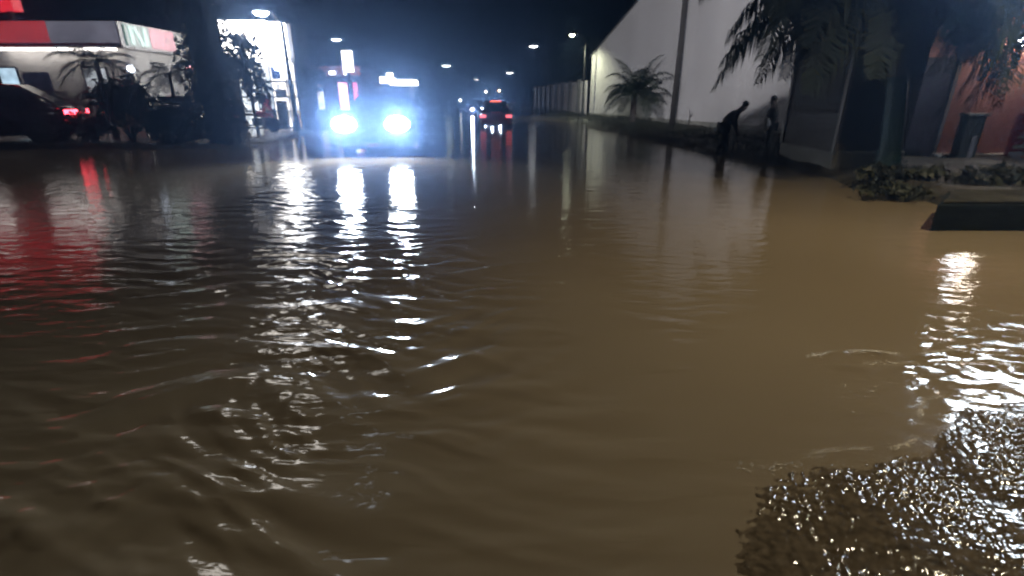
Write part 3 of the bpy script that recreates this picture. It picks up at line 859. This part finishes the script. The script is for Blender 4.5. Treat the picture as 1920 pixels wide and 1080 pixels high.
def frond(mb, base, az, elev, length, droop, leaflet, n, r, twist=0.0, w0=0.022, hang=0.5):
    """one feather leaf: a tapering rib with leaflets hanging from both sides"""
    d = Vector((math.cos(az) * math.cos(elev), math.sin(az) * math.cos(elev), math.sin(elev)))
    pts = [Vector(base)]
    seg = 14
    for i in range(seg):
        pts.append(pts[-1] + d * (length / seg))
        d = (d + Vector((0, 0, -droop / seg * (0.5 + i / seg)))).normalized()
    mb.tube(pts, [w0 * (1 - 0.85 * i / seg) for i in range(seg + 1)], 5)
    for i in range(n):
        s = 0.12 + 0.88 * (i + r.random() * 0.6) / n
        k = min(int(s * seg), seg - 1)
        p = pts[k].lerp(pts[k + 1], s * seg - k)
        tan = (pts[k + 1] - pts[k]).normalized()
        side = tan.cross(Vector((0, 0, 1)))
        if side.length < 0.05:
            side = Vector((math.sin(az), -math.cos(az), 0))
        side.normalize()
        upv = side.cross(tan).normalized()
        ll = leaflet * (math.sin(math.pi * min(1, 0.18 + s * 0.78)) ** 0.7) * r.uniform(0.8, 1.15)
        for sg in (-1, 1):
            dd = (side * sg * math.cos(twist) + tan * 0.45 + upv * r.uniform(-0.1, 0.35)).normalized()
            m1 = p + dd * ll * 0.45 + Vector((0, 0, -ll * 0.10 * hang))
            e = m1 + (dd * (1 - hang) + Vector((0, 0, -1.0)) * hang).normalized() * ll * 0.55
            wv = tan * (ll * 0.026 + 0.007)
            mb.add([p - wv * 0.5, p + wv * 0.5, m1 + wv, e, m1 - wv], [(0, 1, 2, 4), (4, 2, 3)])


def palm(loc, h, label, seed, nf, length, leaflet, leaf=PALM_L, trunk_r=0.16, lean=(0, 0), group=None, nl=34, name='palm_tree', droop=1.5, spread=(0.9, -0.2), azs=None, paint=None, hang=0.5):
    t = thing(name, label, 'palm', loc, 0, group)
    r = random.Random(seed)
    if h > 0.8:
        tr = MB()
        pts, rad = [], []
        m = 26
        for i in range(m + 1):
            s = i / m
            pts.append((lean[0] * s ** 1.6, lean[1] * s ** 1.6, -0.3 + (h + 0.3) * s))
            rad.append(trunk_r * (1.35 - 0.35 * min(1, s * 5)) * (1 - 0.3 * s) * (1.0 if i % 2 else 1.05))
        cut = 0
        if paint:
            cut = int(m * paint[0])
            lo = MB().tube(pts[:cut + 1], [q * 1.01 for q in rad[:cut + 1]], 14)
            lo.build('painted_trunk', paint[1], t, True)
        tr.tube(pts[cut:], rad[cut:], 14)
        tr.build('trunk', BARK, t, True)
    top = Vector((lean[0], lean[1], h))
    for k in range(nf):
        az = (azs[k] if azs else k * 2.399 + r.uniform(-0.25, 0.25))
        el = spread[0] + (spread[1] - spread[0]) * (k / max(1, nf - 1)) + r.uniform(-0.12, 0.12)
        mb = MB()
        frond(mb, top + Vector((math.cos(az), math.sin(az), 0)) * trunk_r * 0.4, az, el, length * r.uniform(0.85, 1.1), droop * r.uniform(0.8, 1.2), leaflet, nl, r, hang=hang)
        mb.build('frond', leaf, t)
    return t


# palms and bushes before the store on the left
palm((-14.55, 19.2, 0.14), 2.6, 'feathery dark palm in front of the store sign with the letter', 3, 13, 1.5, 0.42, PALM_D, 0.10, droop=1.8)
palm((-15.6, 19.0, 0.14), 1.2, 'short dark palm right of the maroon car, before the grey wall', 4, 11, 1.3, 0.36, PALM_D, 0.08, droop=1.6)
palm((-12.35, 19.6, 0.14), 2.2, 'small dark palm beside the pinkish post lamp', 9, 11, 1.2, 0.35, PALM_D, 0.08, droop=1.7)


def bush(loc, rad, label, seed, n=900, size=0.2, leaf=LEAF_D, group='bushes'):
    t = thing('bush', label, 'bush', loc, 0, group)
    r = random.Random(seed)
    st = MB()
    cl = []
    for k in range(7):
        a = k * 0.9
        q = Vector((math.cos(a) * rad[0] * r.uniform(.2, .7), math.sin(a) * rad[1] * r.uniform(.2, .7), rad[2] * r.uniform(0.5, 1.3)))
        st.tube([(0, 0, -0.1), q * 0.5, q], [0.04, 0.03, 0.012], 6)
        cl.append((q, (rad[0] * 0.5, rad[1] * 0.5, rad[2] * 0.5)))
    st.build('stem', BARK, t)
    leaf_cloud(cl, n, size, seed).build('foliage', leaf, t)


bush((-11.3, 17.6, 0.1), (1.0, 0.8, 1.1), 'low dark bush left of the dark column tree', 31, 2200, 0.16)
bush((-12.9, 17.7, 0.1), (1.2, 0.8, 1.25), 'broad dark bush between the maroon car and the column tree', 32, 2400, 0.16)
bush((-14.3, 17.9, 0.1), (0.8, 0.7, 0.55), 'lowest dark bush just behind the maroon car', 33, 1500, 0.16)

WEED = leaf_mat('muddy weeds', (0.022, 0.024, 0.012), 0.6)
bush((7.0, 9.2, 0.18), (0.75, 0.5, 0.16), 'low muddy weeds at the foot of the big palm trunk', 81, 900, 0.11, WEED)
bush((8.3, 8.7, 0.2), (0.9, 0.5, 0.15), 'low muddy weeds beside the small dark crate', 82, 900, 0.11, WEED)
bush((6.35, 8.35, 0.08), (0.7, 0.5, 0.10), 'flat muddy weeds on the bank behind the concrete block', 83, 800, 0.10, WEED)
# the dark column tree
ct = thing('column_tree', 'tall dense dark column tree left of the bright white shop', 'tree', (-9.85, 17.7, 0.1))
MB().tube([(0, 0, -0.3), (0.05, 0, 3), (0, 0, 7)], [0.32, 0.25, 0.1], 10).build('trunk', BARK, ct, True)
cl = []
for k in range(26):
    z = 0.3 + k * 0.3
    a = k * 2.4
    w = 0.72 + (0.35 if z > 4.5 else 0)
    cl.append((Vector((math.cos(a) * 0.22, math.sin(a) * 0.22, z)), (w, w, 0.42)))
leaf_cloud(cl, 15000, 0.16, 41).build('crown', LEAF_D, ct)

tree((-10.35, 21.4, 0.14), 3.9, (0.85, 1.0), 'young tree with sparse leaves before the bright white shop', 51, LEAF_D, 800, 0.24, 0.075)
tree((-9.9, 26.5, 0.14), 3.0, (0.7, 1.4), 'little dark tree at the right end of the white shop', 52, LEAF_D, 500, 0.2, 0.05)
tree((-13.6, 36, 0.14), 3.4, (1.2, 1.3), 'dark street tree before the far pink shop', 53, LEAF_D, 1100, 0.22, 0.08)
tree((-16.5, 55, 0.14), 5.0, (2.0, 1.6), 'dark tree left of the far lit canopy', 54, LEAF_D, 1500, 0.35, 0.12)
tree((-21, 110, 0.14), 7.5, (4.0, 2.0), 'dark roadside tree far off under the lone lamp', 55, LEAF_D, 1800, 0.6, 0.2)
tree((-14, 150, 0.14), 7, (4.0, 2.0), 'faint dark tree at the far end of the road', 56, LEAF_D, 1500, 0.7, 0.2)

# trees behind the long wall on the right
for k, (x, y, h, w) in enumerate([(8.2, 46, 6.2, 2.2), (7.6, 52, 5.8, 2.4), (6.8, 60, 6.2, 2.8), (6.2, 71, 6.4, 3.0), (5.4, 86, 6.6, 3.4)]):
    tree((x, y, 0.2), h, (w, 2.0), ['dark tree behind the long wall, next to the warehouse', 'second dark tree behind the long wall from the warehouse', 'middle one of the dark trees behind the long wall',
                                   'second last dark tree behind the long wall', 'farthest small dark tree on the right side of the road'][k], 60 + k, LEAF_D, 1900, 0.32, 0.13, 'trees behind the long wall')

# ------------------------------------------------------------------ right side: warehouse, wall, kiosk, salmon building
WARE = mat('white rendered wall', (0.58, 0.565, 0.555), 0.75, 0, 0.09, 0.5, 0.12, 18, stretch=(1.5, 1.5, 0.5))
A = Vector((5.96, 41.0, 0.0))
d = Vector((0.2254, -0.974, 0)).normalized()
nrm = Vector((0.974, 0.2254, 0)).normalized()
LW, EAVE, SL = 22.0, 4.38, 0.352
wh = thing('warehouse', 'white gabled warehouse beside the flooded road', 'warehouse', A)
RS = 14.0
rz = EAVE + SL * RS
MB().prism([d * 0 + Vector((0, 0, -0.3)), d * LW + Vector((0, 0, -0.3)), d * LW + Vector((0, 0, rz - SL * (LW - RS))), d * RS + Vector((0, 0, rz)), Vector((0, 0, EAVE))], nrm * 14).build('wall', WARE, wh)
ro = MB()
for s0, s1, z0, z1 in [(-0.25, RS, EAVE - 0.25 * SL, rz), (RS, LW + 0.25, rz, rz - SL * (LW + 0.25 - RS))]:
    q = [d * s0 + Vector((0, 0, z0 + 0.01)), d * s1 + Vector((0, 0, z1 + 0.01)), d * s1 + Vector((0, 0, z1 + 0.10)), d * s0 + Vector((0, 0, z0 + 0.10))]
    ro.prism([p - nrm * 0.06 for p in q], nrm * 14.2)
ro.build('roof', mat('roof sheet', (0.16, 0.17, 0.18), 0.5, 0.3, 0.2, 3, 0.2), wh)
MB().prism([d * 0.0 - nrm * 0.03 + Vector((0, 0, -0.3)), d * LW - nrm * 0.03 + Vector((0, 0, -0.3)), d * LW - nrm * 0.03 + Vector((0, 0, 0.42)), -nrm * 0.03 + Vector((0, 0, 0.42))], nrm * 0.028).build('plinth', mat('damp plinth', (0.25, 0.25, 0.22), 0.8, 0, 0.4, 2, 0.3), wh)

bw = thing('boundary_wall', 'long pale wall with dark piers beyond the warehouse', 'wall', (5.7, 42.2, 0))
e = Vector((2.9 - 5.7, 76 - 42.2, 0))
en = Vector((e.y, -e.x, 0)).normalized()
MB().prism([Vector((0, 0, -0.3)), e + Vector((0, 0, -0.3)), e + Vector((0, 0, 2.7)), Vector((0, 0, 2.7))], en * 0.2).build('panel', mat('pale wall panel', (0.5, 0.48, 0.5), 0.8, 0, 0.15, 0.8, 0.2), bw)
for k in range(9):
    q = e * ((k + 0.5) / 9) - en * 0.06
    MB().box(q.x - 0.16, q.x + 0.16, q.y - 0.22, q.y + 0.22, -0.3, 2.85).build('pier', mat('dark pier', (0.06, 0.06, 0.065), 0.8), bw)

# utility pole
g = ground_point(1257, 243, 0.2)
up = thing('utility_pole', 'thin dark utility pole in front of the white warehouse', 'pole', g)
MB().tube([(0, 0, -0.4), (0.03, 0, 3), (-0.02, 0, 8.6)], [0.10, 0.09, 0.065], 10).build('shaft', mat('dark timber pole', (0.03, 0.027, 0.025), 0.9, 0, 0.3, 5, 0.4), up, True)
MB().box(-0.9, 0.9, -0.06, 0.06, 8.1, 8.22).build('crossarm', BARK, up)
for x in (-0.8, -0.3, 0.3, 0.8):
    MB().lathe([(0.03, 8.22), (0.05, 8.27), (0.03, 8.32), (0.05, 8.37), (0.02, 8.42)], 10, Matrix.Translation((x, 0, 0))).build('insulator', PLATE, up, True)
# short palm in front of the warehouse wall
palm((6.75, 29.6, 0.2), 1.5, 'short dark palm against the left part of the warehouse wall', 17, 24, 2.3, 0.62, PALM_D, 0.2, nl=46, droop=2.2, spread=(1.25, 0.1), hang=0.4)
g = ground_point(1290, 240, 0.2)
sp = thing('stake', 'short thin stake right of the utility pole', 'stake', g)
MB().tube([(0, 0, -0.2), (0.03, 0, 0.55), (-0.02, 0.02, 0.85)], [0.03, 0.025, 0.012], 7).build('stick', BARK, sp)
MB().add([(0, 0, 0.5), (0.1, 0, 0.62), (0.16, 0, 0.6), (0.08, 0, 0.5)], [(0, 1, 2, 3)]).build('leaf', LEAF_D, sp)

# kiosk
KX, KY0, KY1 = 6.85, 11.0, 13.25
ki = thing('kiosk', 'dark panelled kiosk with a pale concrete foot beside the palm trunk', 'kiosk', (KX, KY0, 0.0))
KP = mat('dark kiosk panel', (0.032, 0.027, 0.024), 0.6, 0, 0.3, 1.5, 0.2, 10)
MB().box(0.03, 1.5, 0.03, 2.22, 0.50, 3.0).build('panel', KP, ki)
MB().box(0.0, 1.53, 0.0, 2.25, -0.2, 0.50).build('plinth', mat('kiosk concrete', (0.12, 0.115, 0.10), 0.7, 0, 0.25, 3, 0.4, 20), ki, bevel=0.03)
MB().box(-0.03, 0.05, -0.03, 0.05, 0.505, 3.0).build('corner_post', mat('pale corner post', (0.14, 0.13, 0.125), 0.5), ki)
MB().box(-0.02, 0.05, 2.18, 2.27, 0.505, 3.0).build('corner_post', mat('pale corner post', (0.14, 0.13, 0.125), 0.5), ki)
MB().box(-0.06, 1.6, -0.06, 2.31, 3.005, 3.1).build('roof', mat('kiosk roof', (0.05, 0.05, 0.05), 0.6), ki, bevel=0.02)
MB().box(0.012, 0.028, 0.25, 2.0, 1.25, 2.2).build('shutter', mat('kiosk shutter', (0.02, 0.017, 0.018), 0.6, 0.0, 0.2, 3, 0.5, 30, stretch=(0.2, 0.2, 3)), ki)

# the big coconut palm
TEAL = mat('teal painted bark', (0.008, 0.034, 0.034), 0.6, 0, 0.3, 4, 0.6, 16, stretch=(1, 1, 0.4))
g = ground_point(1662, 322, 0.2)
palm((g.x, g.y, 0.2), 3.75, 'big coconut palm with a teal painted lower trunk', 23, 36, 3.4, 0.9, PALM_L, 0.19, lean=(-0.6, 0.2), nl=84, droop=1.7, spread=(0.65, -0.45), paint=(0.5, TEAL), hang=0.8)
palm((9.9, 8.6, 0.2), 3.5, 'green lit palm hanging over the salmon wall at the right edge', 29, 28, 3.0, 0.8, PALM_G, 0.18, lean=(-0.2, 0.2), nl=50, droop=1.8, spread=(0.6, -0.5), hang=0.8)

# invented pipe by the trunk, put in to carry bright glints
g = ground_point(1688, 312, 0.2)
pp = thing('glint_pipe', 'thin shiny pipe added for glints right of the big palm trunk', 'pipe', (g.x + 0.1, g.y + 0.6, 0.2))
CHR = mat('wet galvanised steel', (0.75, 0.77, 0.8), 0.12, 1.0, 0.1, 8, 0.3, 30)
MB().tube([(0, 0, -0.2), (0, 0, 1.0), (0.03, 0, 1.35), (0.10, 0, 1.75), (0.12, 0, 2.6)], 0.028, 10).build('tube', CHR, pp, True)
for z, x in ((0.5, 0), (1.1, 0.01), (1.4, 0.04), (1.62, 0.08)):
    MB().lathe([(0.028, -0.04), (0.055, -0.03), (0.06, 0), (0.055, 0.03), (0.028, 0.04)], 12, Matrix.Translation((x, 0, z))).build('clamp', CHR, pp, True)

# salmon building
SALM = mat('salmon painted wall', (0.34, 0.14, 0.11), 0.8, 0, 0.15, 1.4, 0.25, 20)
sb_ = thing('salmon_building', 'salmon pink painted building at the right edge', 'building', (9.5, 13.0, 0.2))
MB().box(0, 10.5, 0, 2.4, -0.5, 4.2).build('wall', SALM, sb_)
MB().box(-0.3, 10.8, -0.35, 2.6, 4.205, 4.4).build('roof', mat('flat roof slab', (0.2, 0.2, 0.2), 0.8), sb_)
MB().box(1.0, 10.5, -0.28, -0.003, -0.4, 0.06).build('ledge', mat('whitewashed ledge', (0.6, 0.58, 0.55), 0.7), sb_, bevel=0.015)
df = MB().box(0.30, 1.02, -0.06, -0.003, 0.0, 2.25).build('door', mat('dark violet door', (0.04, 0.036, 0.05), 0.5), sb_)
MB().box(0.92, 0.96, -0.10, -0.061, 1.0, 1.16).build('handle', CHR, df)
MB().box(1.03, 1.12, -0.08, -0.003, 0.0, 2.3).build('door_frame', mat('pale door frame', (0.2, 0.18, 0.19), 0.6), sb_)
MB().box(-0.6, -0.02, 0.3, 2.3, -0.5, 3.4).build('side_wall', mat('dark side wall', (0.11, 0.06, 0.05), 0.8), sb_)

wl = thing('wall_lamp', 'small bulkhead lamp on the salmon wall at the right edge', 'lamp', (11.9, 12.99, 2.8))
MB().box(-0.14, 0.14, -0.05, 0.0, -0.14, 0.14).build('backplate', DARKF, wl, bevel=0.02)
MB().lathe([(0.13, 0.0), (0.13, 0.06), (0.09, 0.13), (0.001, 0.16)], 16, Matrix.Translation((0, -0.05, 0)) @ Matrix.Rotation(R(90), 4, 'X')).build('globe', glow('wall lamp globe', WHITE, 50), wl, True)
lamp('POINT', 48, (1.0, 0.86, 0.7), (0, -0.55, 0.0), wl, 0.12)
st = thing('step_post', 'small dark post at the foot of the salmon wall beside the door', 'post', (10.95, 12.55, 0.2))
MB().box(-0.22, 0.22, -0.12, 0.12, -0.1, 0.95).build('post_body', mat('dark olive post', (0.05, 0.05, 0.035), 0.7), st, bevel=0.02)
MB().box(-0.25, 0.25, -0.15, 0.15, 0.955, 1.02).build('post_cap', CONC, st, bevel=0.01)
MB().box(0.0, 0.12, -0.14, -0.122, 0.0, 0.5).build('post_label', mat('pale patch', (0.35, 0.33, 0.36), 0.6), st)

rp = thing('striped_panel', 'red and white striped panel at the foot of the salmon wall', 'panel', (12.15, 12.45, 0.2))
MB().box(-0.25, 1.3, -0.03, 0.03, 0.05, 1.02).build('board', mat('red board', (0.45, 0.03, 0.05), 0.5), rp)
for k, (z, h) in enumerate([(0.05, 0.10), (0.22, 0.09), (0.45, 0.07), (0.68, 0.06), (0.88, 0.08)]):
    MB().box(-0.22 + 0.05 * k, 1.28, -0.036, -0.0305, z, z + h).build('stripe', mat('white stripe', (0.75, 0.74, 0.76), 0.5), rp)
for x in (-0.2, 1.2):
    MB().box(x, x + 0.06, 0.031, 0.09, -0.1, 1.0).build('leg', DARKF, rp)

gb = thing('green_bin', 'teal green bin cut off by the right edge', 'bin', (9.62, 8.9, 0.2))
GRN = mat('teal green plastic', (0.015, 0.11, 0.08), 0.45)
MB().loft([[Vector((x * w, y * w, z)) for x, y in ((-1, -1), (1, -1), (1, 1), (-1, 1))] for w, z in ((0.26, 0.06), (0.32, 0.72))]).build('bin_body', GRN, gb, bevel=0.02)
MB().box(-0.35, 0.35, -0.36, 0.36, 0.725, 0.80).build('lid', GRN, gb, bevel=0.02)
for x in (-0.2, 0.2):
    MB().lathe([(0.07, -0.03), (0.07, 0.03)], 12, Matrix.Translation((x, 0.28, 0.05)) @ Matrix.Rotation(R(90), 4, 'Y')).build('wheel', TYRE, gb)
g = ground_point(1880, 345, 0.22)
bc = thing('crate', 'low dark crate with a white rim left of the green bin', 'crate', (g.x, g.y + 0.3, 0.2))
MB().box(-0.3, 0.3, -0.2, 0.2, 0.0, 0.16).build('crate_body', TRIM, bc, bevel=0.01)
MB().box(-0.22, 0.2, -0.225, -0.202, 0.10, 0.135).build('rim', mat('white rim', (0.7, 0.7, 0.72), 0.5), bc)

# low concrete block by the water
lb = thing('concrete_block', 'low dark concrete block with a pale top at the right water edge', 'block', (5.3, 6.2, 0))
MB().prism([(0, 0, -0.3), (5, 0, -0.3), (5.8, 0.9, -0.3), (0.86, 0.9, -0.3)], (0, 0, 0.64)).build('block_body', mat('black shaded concrete', (0.007, 0.009, 0.008), 0.9, 0, 0.3, 3, 0.4, 20, spec=0.05), lb, bevel=0.02)  # shade on the faces is put into this near-black colour
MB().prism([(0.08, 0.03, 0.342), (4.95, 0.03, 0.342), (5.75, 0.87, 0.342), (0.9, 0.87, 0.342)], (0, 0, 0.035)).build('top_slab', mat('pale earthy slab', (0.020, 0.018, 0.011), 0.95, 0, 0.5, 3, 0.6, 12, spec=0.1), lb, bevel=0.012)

# ------------------------------------------------------------------ grass tufts on the verge
r = np.random.default_rng(3)
mb = MB()
V, Fc = [], []
cnt = 0
while cnt < 9000:
    y = 12.5 + 38 * r.random() ** 1.7
    xe = float(np.interp(y, EDGE_Y, EDGE_X))
    x = xe + 0.1 + 3.6 * r.random()
    if KX - 0.1 < x < KX + 1.6 and KY0 - 0.1 < y < KY1 + 0.1:
        continue
    if x > 5.96 + 0.2314 * (41.0 - y) - 0.05 and y < 41:
        continue
    if 5.2 < x < 9.6 and 6.1 < y < 7.9:
        continue
    z = float(ground_h(np.array([x]), np.array([y]))[0])
    if z < 0.0:
        continue
    hgt = 0.07 + 0.16 * r.random()
    a = r.random() * 6.28
    o = len(V)
    wx, wy = math.cos(a) * 0.012, math.sin(a) * 0.012
    lx, ly = (r.random() - 0.5) * 0.12, (r.random() - 0.5) * 0.12
    V += [(x - wx, y - wy, z - 0.01), (x + wx, y + wy, z - 0.01), (x + lx, y + ly, z + hgt)]
    Fc.append((o, o + 1, o + 2))
    cnt += 1
mb.v, mb.f = V, Fc
tag(mb.build('grass', leaf_mat('verge grass', (0.018, 0.023, 0.012), 0.6)), 'short wet grass along the right verge', 'grass', kind='stuff')

# foam: a line along the asphalt edge and two drifting streaks off it
mb = MB()


def foam_run(pts, per_m, jit, q0, cut=-0.35):
    for (ax, ay), (bx, by) in zip(pts[:-1], pts[1:]):
        L = math.hypot(bx - ax, by - ay)
        for k in range(int(L * per_m)):
            s = r.random()
            x = ax + (bx - ax) * s
            y = ay + (by - ay) * s
            gate = math.sin(x * 13 + y * 7) + math.sin(x * 29 - y * 5) * 0.7
            if gate < cut + 0.5 * r.random():
                continue
            x += r.normal() * jit
            y += r.normal() * jit * 0.7 + 0.02 * math.sin(x * 9)
            q = q0 * (0.35 + 0.9 * r.random() ** 3)
            z = float(water_h(np.array([x]), np.array([y]))[0])
            mb.lathe([(q, -0.002), (q * 0.8, q * 0.5), (0.0004, q * 0.8)], 5, Matrix.Translation((x, y, z + 0.001)))


foam_run([(1.45, 1.955), (1.75, 1.985), (1.95, 2.045), (2.08, 2.13), (2.18, 2.245), (2.27, 2.35), (2.38, 2.425), (2.6, 2.47), (2.9, 2.485), (3.3, 2.49)], 1100, 0.013, 0.004, -0.75)
foam_run([(1.05, 1.86), (1.5, 1.93)], 300, 0.03, 0.0045, -3)
foam_run([(1.95, 2.93), (2.5, 2.96), (3.3, 2.93)], 800, 0.02, 0.005, -0.3)
foam_run([(2.25, 2.80), (2.7, 2.84), (3.2, 2.82)], 600, 0.018, 0.005, -0.7)
foam_run([(1.75, 2.35), (2.2, 2.6), (2.6, 3.4)], 60, 0.12, 0.007)
tag(mb.build('foam', mat('muddy foam', (0.62, 0.54, 0.42), 0.3, 0, 0.2, 40, 0), smooth=True), 'line of muddy foam along the wet asphalt edge', 'foam', kind='stuff')


# ------------------------------------------------------------------ people
def skin_mesh(name, m, chains, parent, levels=1):
    """chains: lists of (point, radius); the first point of a later chain may repeat an existing joint"""
    verts, rad, edges, idx = [], [], [], {}
    for ch in chains:
        prev = None
        for p, q in ch:
            key = tuple(round(c, 4) for c in p)
            if key not in idx:
                idx[key] = len(verts)
                verts.append(p)
                rad.append(q)
            i = idx[key]
            if prev is not None and prev != i:
                edges.append((prev, i))
            prev = i
    me = bpy.data.meshes.new(name)
    me.from_pydata(verts, edges, [])
    o = bpy.data.objects.new(name, me)
    COL.objects.link(o)
    o.parent = parent
    md = o.modifiers.new('skin', 'SKIN')
    md.use_smooth_shade = True
    sv = me.skin_vertices[0].data
    for i, q in enumerate(rad):
        q = q * (1.22 if q > 0.036 else 1.0)
        sv[i].radius = (q, q)
        sv[i].use_root = (i == 0)
    ss = o.modifiers.new('sub', 'SUBSURF')
    ss.levels = ss.render_levels = levels
    me.materials.append(m)
    return o


SKIN = mat('skin', (0.07, 0.04, 0.03), 0.6)


def hand(wrist, direction, palm_n, s):
    """palm, four fingers and a thumb as chains rooted at the wrist"""
    d = Vector(direction).normalized()
    n = Vector(palm_n).normalized()
    side = d.cross(n).normalized()
    w = Vector(wrist)
    pc = w + d * 0.05
    ch = [[(tuple(w), 0.026), (tuple(pc), 0.030)]]
    for k, L in enumerate((0.070, 0.080, 0.074, 0.058)):
        rt = w + d * 0.088 + side * (0.027 - 0.018 * k)
        m = rt + d * L * 0.5 + n * 0.012
        e = rt + d * L * 0.85 + n * 0.035
        ch.append([(tuple(pc), 0.030), (tuple(rt), 0.010), (tuple(m), 0.009), (tuple(e), 0.007)])
    th = pc + side * s * 0.032
    ch.append([(tuple(pc), 0.030), (tuple(th), 0.011), (tuple(th + d * 0.035 + n * 0.02), 0.008)])
    return ch


def person(loc, rz, label, J, shirt, trousers, hair, scale=1.0, bag=None):
    t = thing('person', label, 'person', loc, rz, 'people on the verge')
    t.scale = (scale,) * 3
    pel, wai, che, nek, hea, crn = [Vector(p) for p in J['spine']]
    spine = [(tuple(pel), 0.115), (tuple(wai), 0.105), (tuple(che), 0.125), (tuple(nek), 0.055)]
    fwd = Vector(J['face']).normalized()
    chains = [spine + [(tuple(hea), 0.075), (tuple(crn), 0.082)]]
    chains.append([(tuple(hea), 0.075), (tuple(hea + fwd * 0.06), 0.05)])
    chains.append([(tuple(hea), 0.075), (tuple(hea + fwd * 0.06), 0.05), (tuple(hea + fwd * 0.105 + Vector((0, 0, 0.01))), 0.014)])
    sh, tr = [[(tuple(pel), 0.135), (tuple(wai), 0.125), (tuple(che), 0.145), (tuple(che.lerp(nek, 0.6)), 0.085)]], []
    for s in ('l', 'r'):
        a, b_, c = [Vector(p) for p in J['arm_' + s]]
        chains.append([(tuple(che), 0.125), (tuple(a), 0.055), (tuple(b_), 0.042), (tuple(c), 0.028)])
        chains += hand(c, c - b_, J.get('palm', (1, 0, 0)), 1 if s == 'l' else -1)
        sh.append([(tuple(che), 0.145), (tuple(a), 0.070), (tuple(a.lerp(b_, 0.9)), 0.058), (tuple(b_.lerp(c, 0.9)), 0.042)])
        h, k, an, to = [Vector(p) for p in J['leg_' + s]]
        chains.append([(tuple(pel), 0.115), (tuple(h), 0.085), (tuple(k), 0.055), (tuple(an), 0.038), (tuple(to), 0.032)])
        tr.append([(tuple(pel), 0.130), (tuple(h), 0.105), (tuple(k), 0.075), (tuple(k.lerp(an, 0.85)), 0.060)])
    skin_mesh('body', SKIN, chains, t, 2)
    skin_mesh('shirt', shirt, sh, t, 2)
    skin_mesh('trousers', trousers, tr, t, 2)
    hr = MB().lathe([(0.082, -0.03), (0.095, 0.02), (0.088, 0.07), (0.055, 0.105), (0.001, 0.115)], 14,
                    Matrix.Translation(crn - fwd * 0.02) @ (crn - nek).normalized().to_track_quat('Z', 'Y').to_matrix().to_4x4())
    hr.build('hair', hair, t, True)
    return t


HAIR = mat('black hair', (0.01, 0.009, 0.009), 0.5)
J1 = dict(spine=[(0, 0, .82), (.10, 0, .98), (.24, 0, 1.13), (.37, 0, 1.22), (.45, 0, 1.28), (.49, 0, 1.36)], face=(0.9, 0, -0.35),
          arm_l=[(.24, .17, 1.13), (.30, .20, .86), (.42, .16, .66)], arm_r=[(.24, -.17, 1.13), (.22, -.20, .85), (.32, -.18, .64)],
          leg_l=[(0, .09, .78), (.14, .10, .43), (.05, .10, .07), (.19, .10, .03)], leg_r=[(0, -.09, .78), (.0, -.10, .42), (-.16, -.10, .09), (-.04, -.10, .03)])
J2 = dict(spine=[(0, 0, .86), (.0, 0, 1.03), (.03, 0, 1.22), (.05, 0, 1.36), (.07, 0, 1.45), (.08, 0, 1.54)], face=(1, 0, -0.1),
          arm_l=[(.03, .18, 1.24), (.0, .24, .97), (.14, .22, .76)], arm_r=[(.03, -.18, 1.24), (.06, -.24, .97), (.22, -.22, .82)],
          leg_l=[(0, .09, .80), (.05, .10, .44), (.0, .10, .07), (.14, .10, .03)], leg_r=[(0, -.09, .80), (-.02, -.10, .44), (-.12, -.10, .08), (.02, -.10, .03)])
SH1, TR1 = mat('dark violet shirt', (0.006, 0.004, 0.008), 0.8), mat('black trousers', (0.005, 0.005, 0.006), 0.8)
SH2 = mat('black shirt', (0.006, 0.006, 0.008), 0.8)
person((6.05, 15.0, 0.0), R(-8), 'person in dark clothes leaning forward before the white warehouse', J1, SH1, TR1, HAIR)
person((7.25, 14.7, 0.08), R(170), 'person in dark clothes standing beside the kiosk', J2, SH2, TR1, HAIR, 0.93)
hbag = thing('bag', 'small pale bag held by the person beside the kiosk', 'bag', (6.98, 14.45, 0.78))
MB().loft([[Vector((x * w, y * w * 0.5, z)) for x, y in ((-1, -1), (1, -1), (1, 1), (-1, 1))] for w, z in ((0.05, 0.0), (0.10, 0.06), (0.09, 0.2), (0.05, 0.26))]).build('sack', mat('pale cloth', (0.35, 0.34, 0.36), 0.8), hbag, bevel=0.02)
MB().tube([(-0.05, 0, 0.25), (-0.03, 0, 0.36), (0.03, 0, 0.36), (0.05, 0, 0.25)], 0.008).build('handle', TRIM, hbag)

# ------------------------------------------------------------------ haze, added to make the lamps glow
hz = MB().box(-420, 420, -62, 905, -1.3, 14).build('haze', bpy.data.materials.new('night haze'))
hm = hz.data.materials[0]
hm.use_nodes = True
nt = hm.node_tree
nt.nodes.clear()
out = nt.nodes.new('ShaderNodeOutputMaterial')
pv = nt.nodes.new('ShaderNodeVolumePrincipled')
pv.inputs['Color'].default_value = (0.33, 0.55, 1.0, 1)
pv.inputs['Density'].default_value = 0.0045
pv.inputs['Anisotropy'].default_value = 0.92
nt.links.new(pv.outputs[0], out.inputs['Volume'])
tag(hz, 'night haze added over the whole street to make the lamps glow', 'haze', kind='stuff')
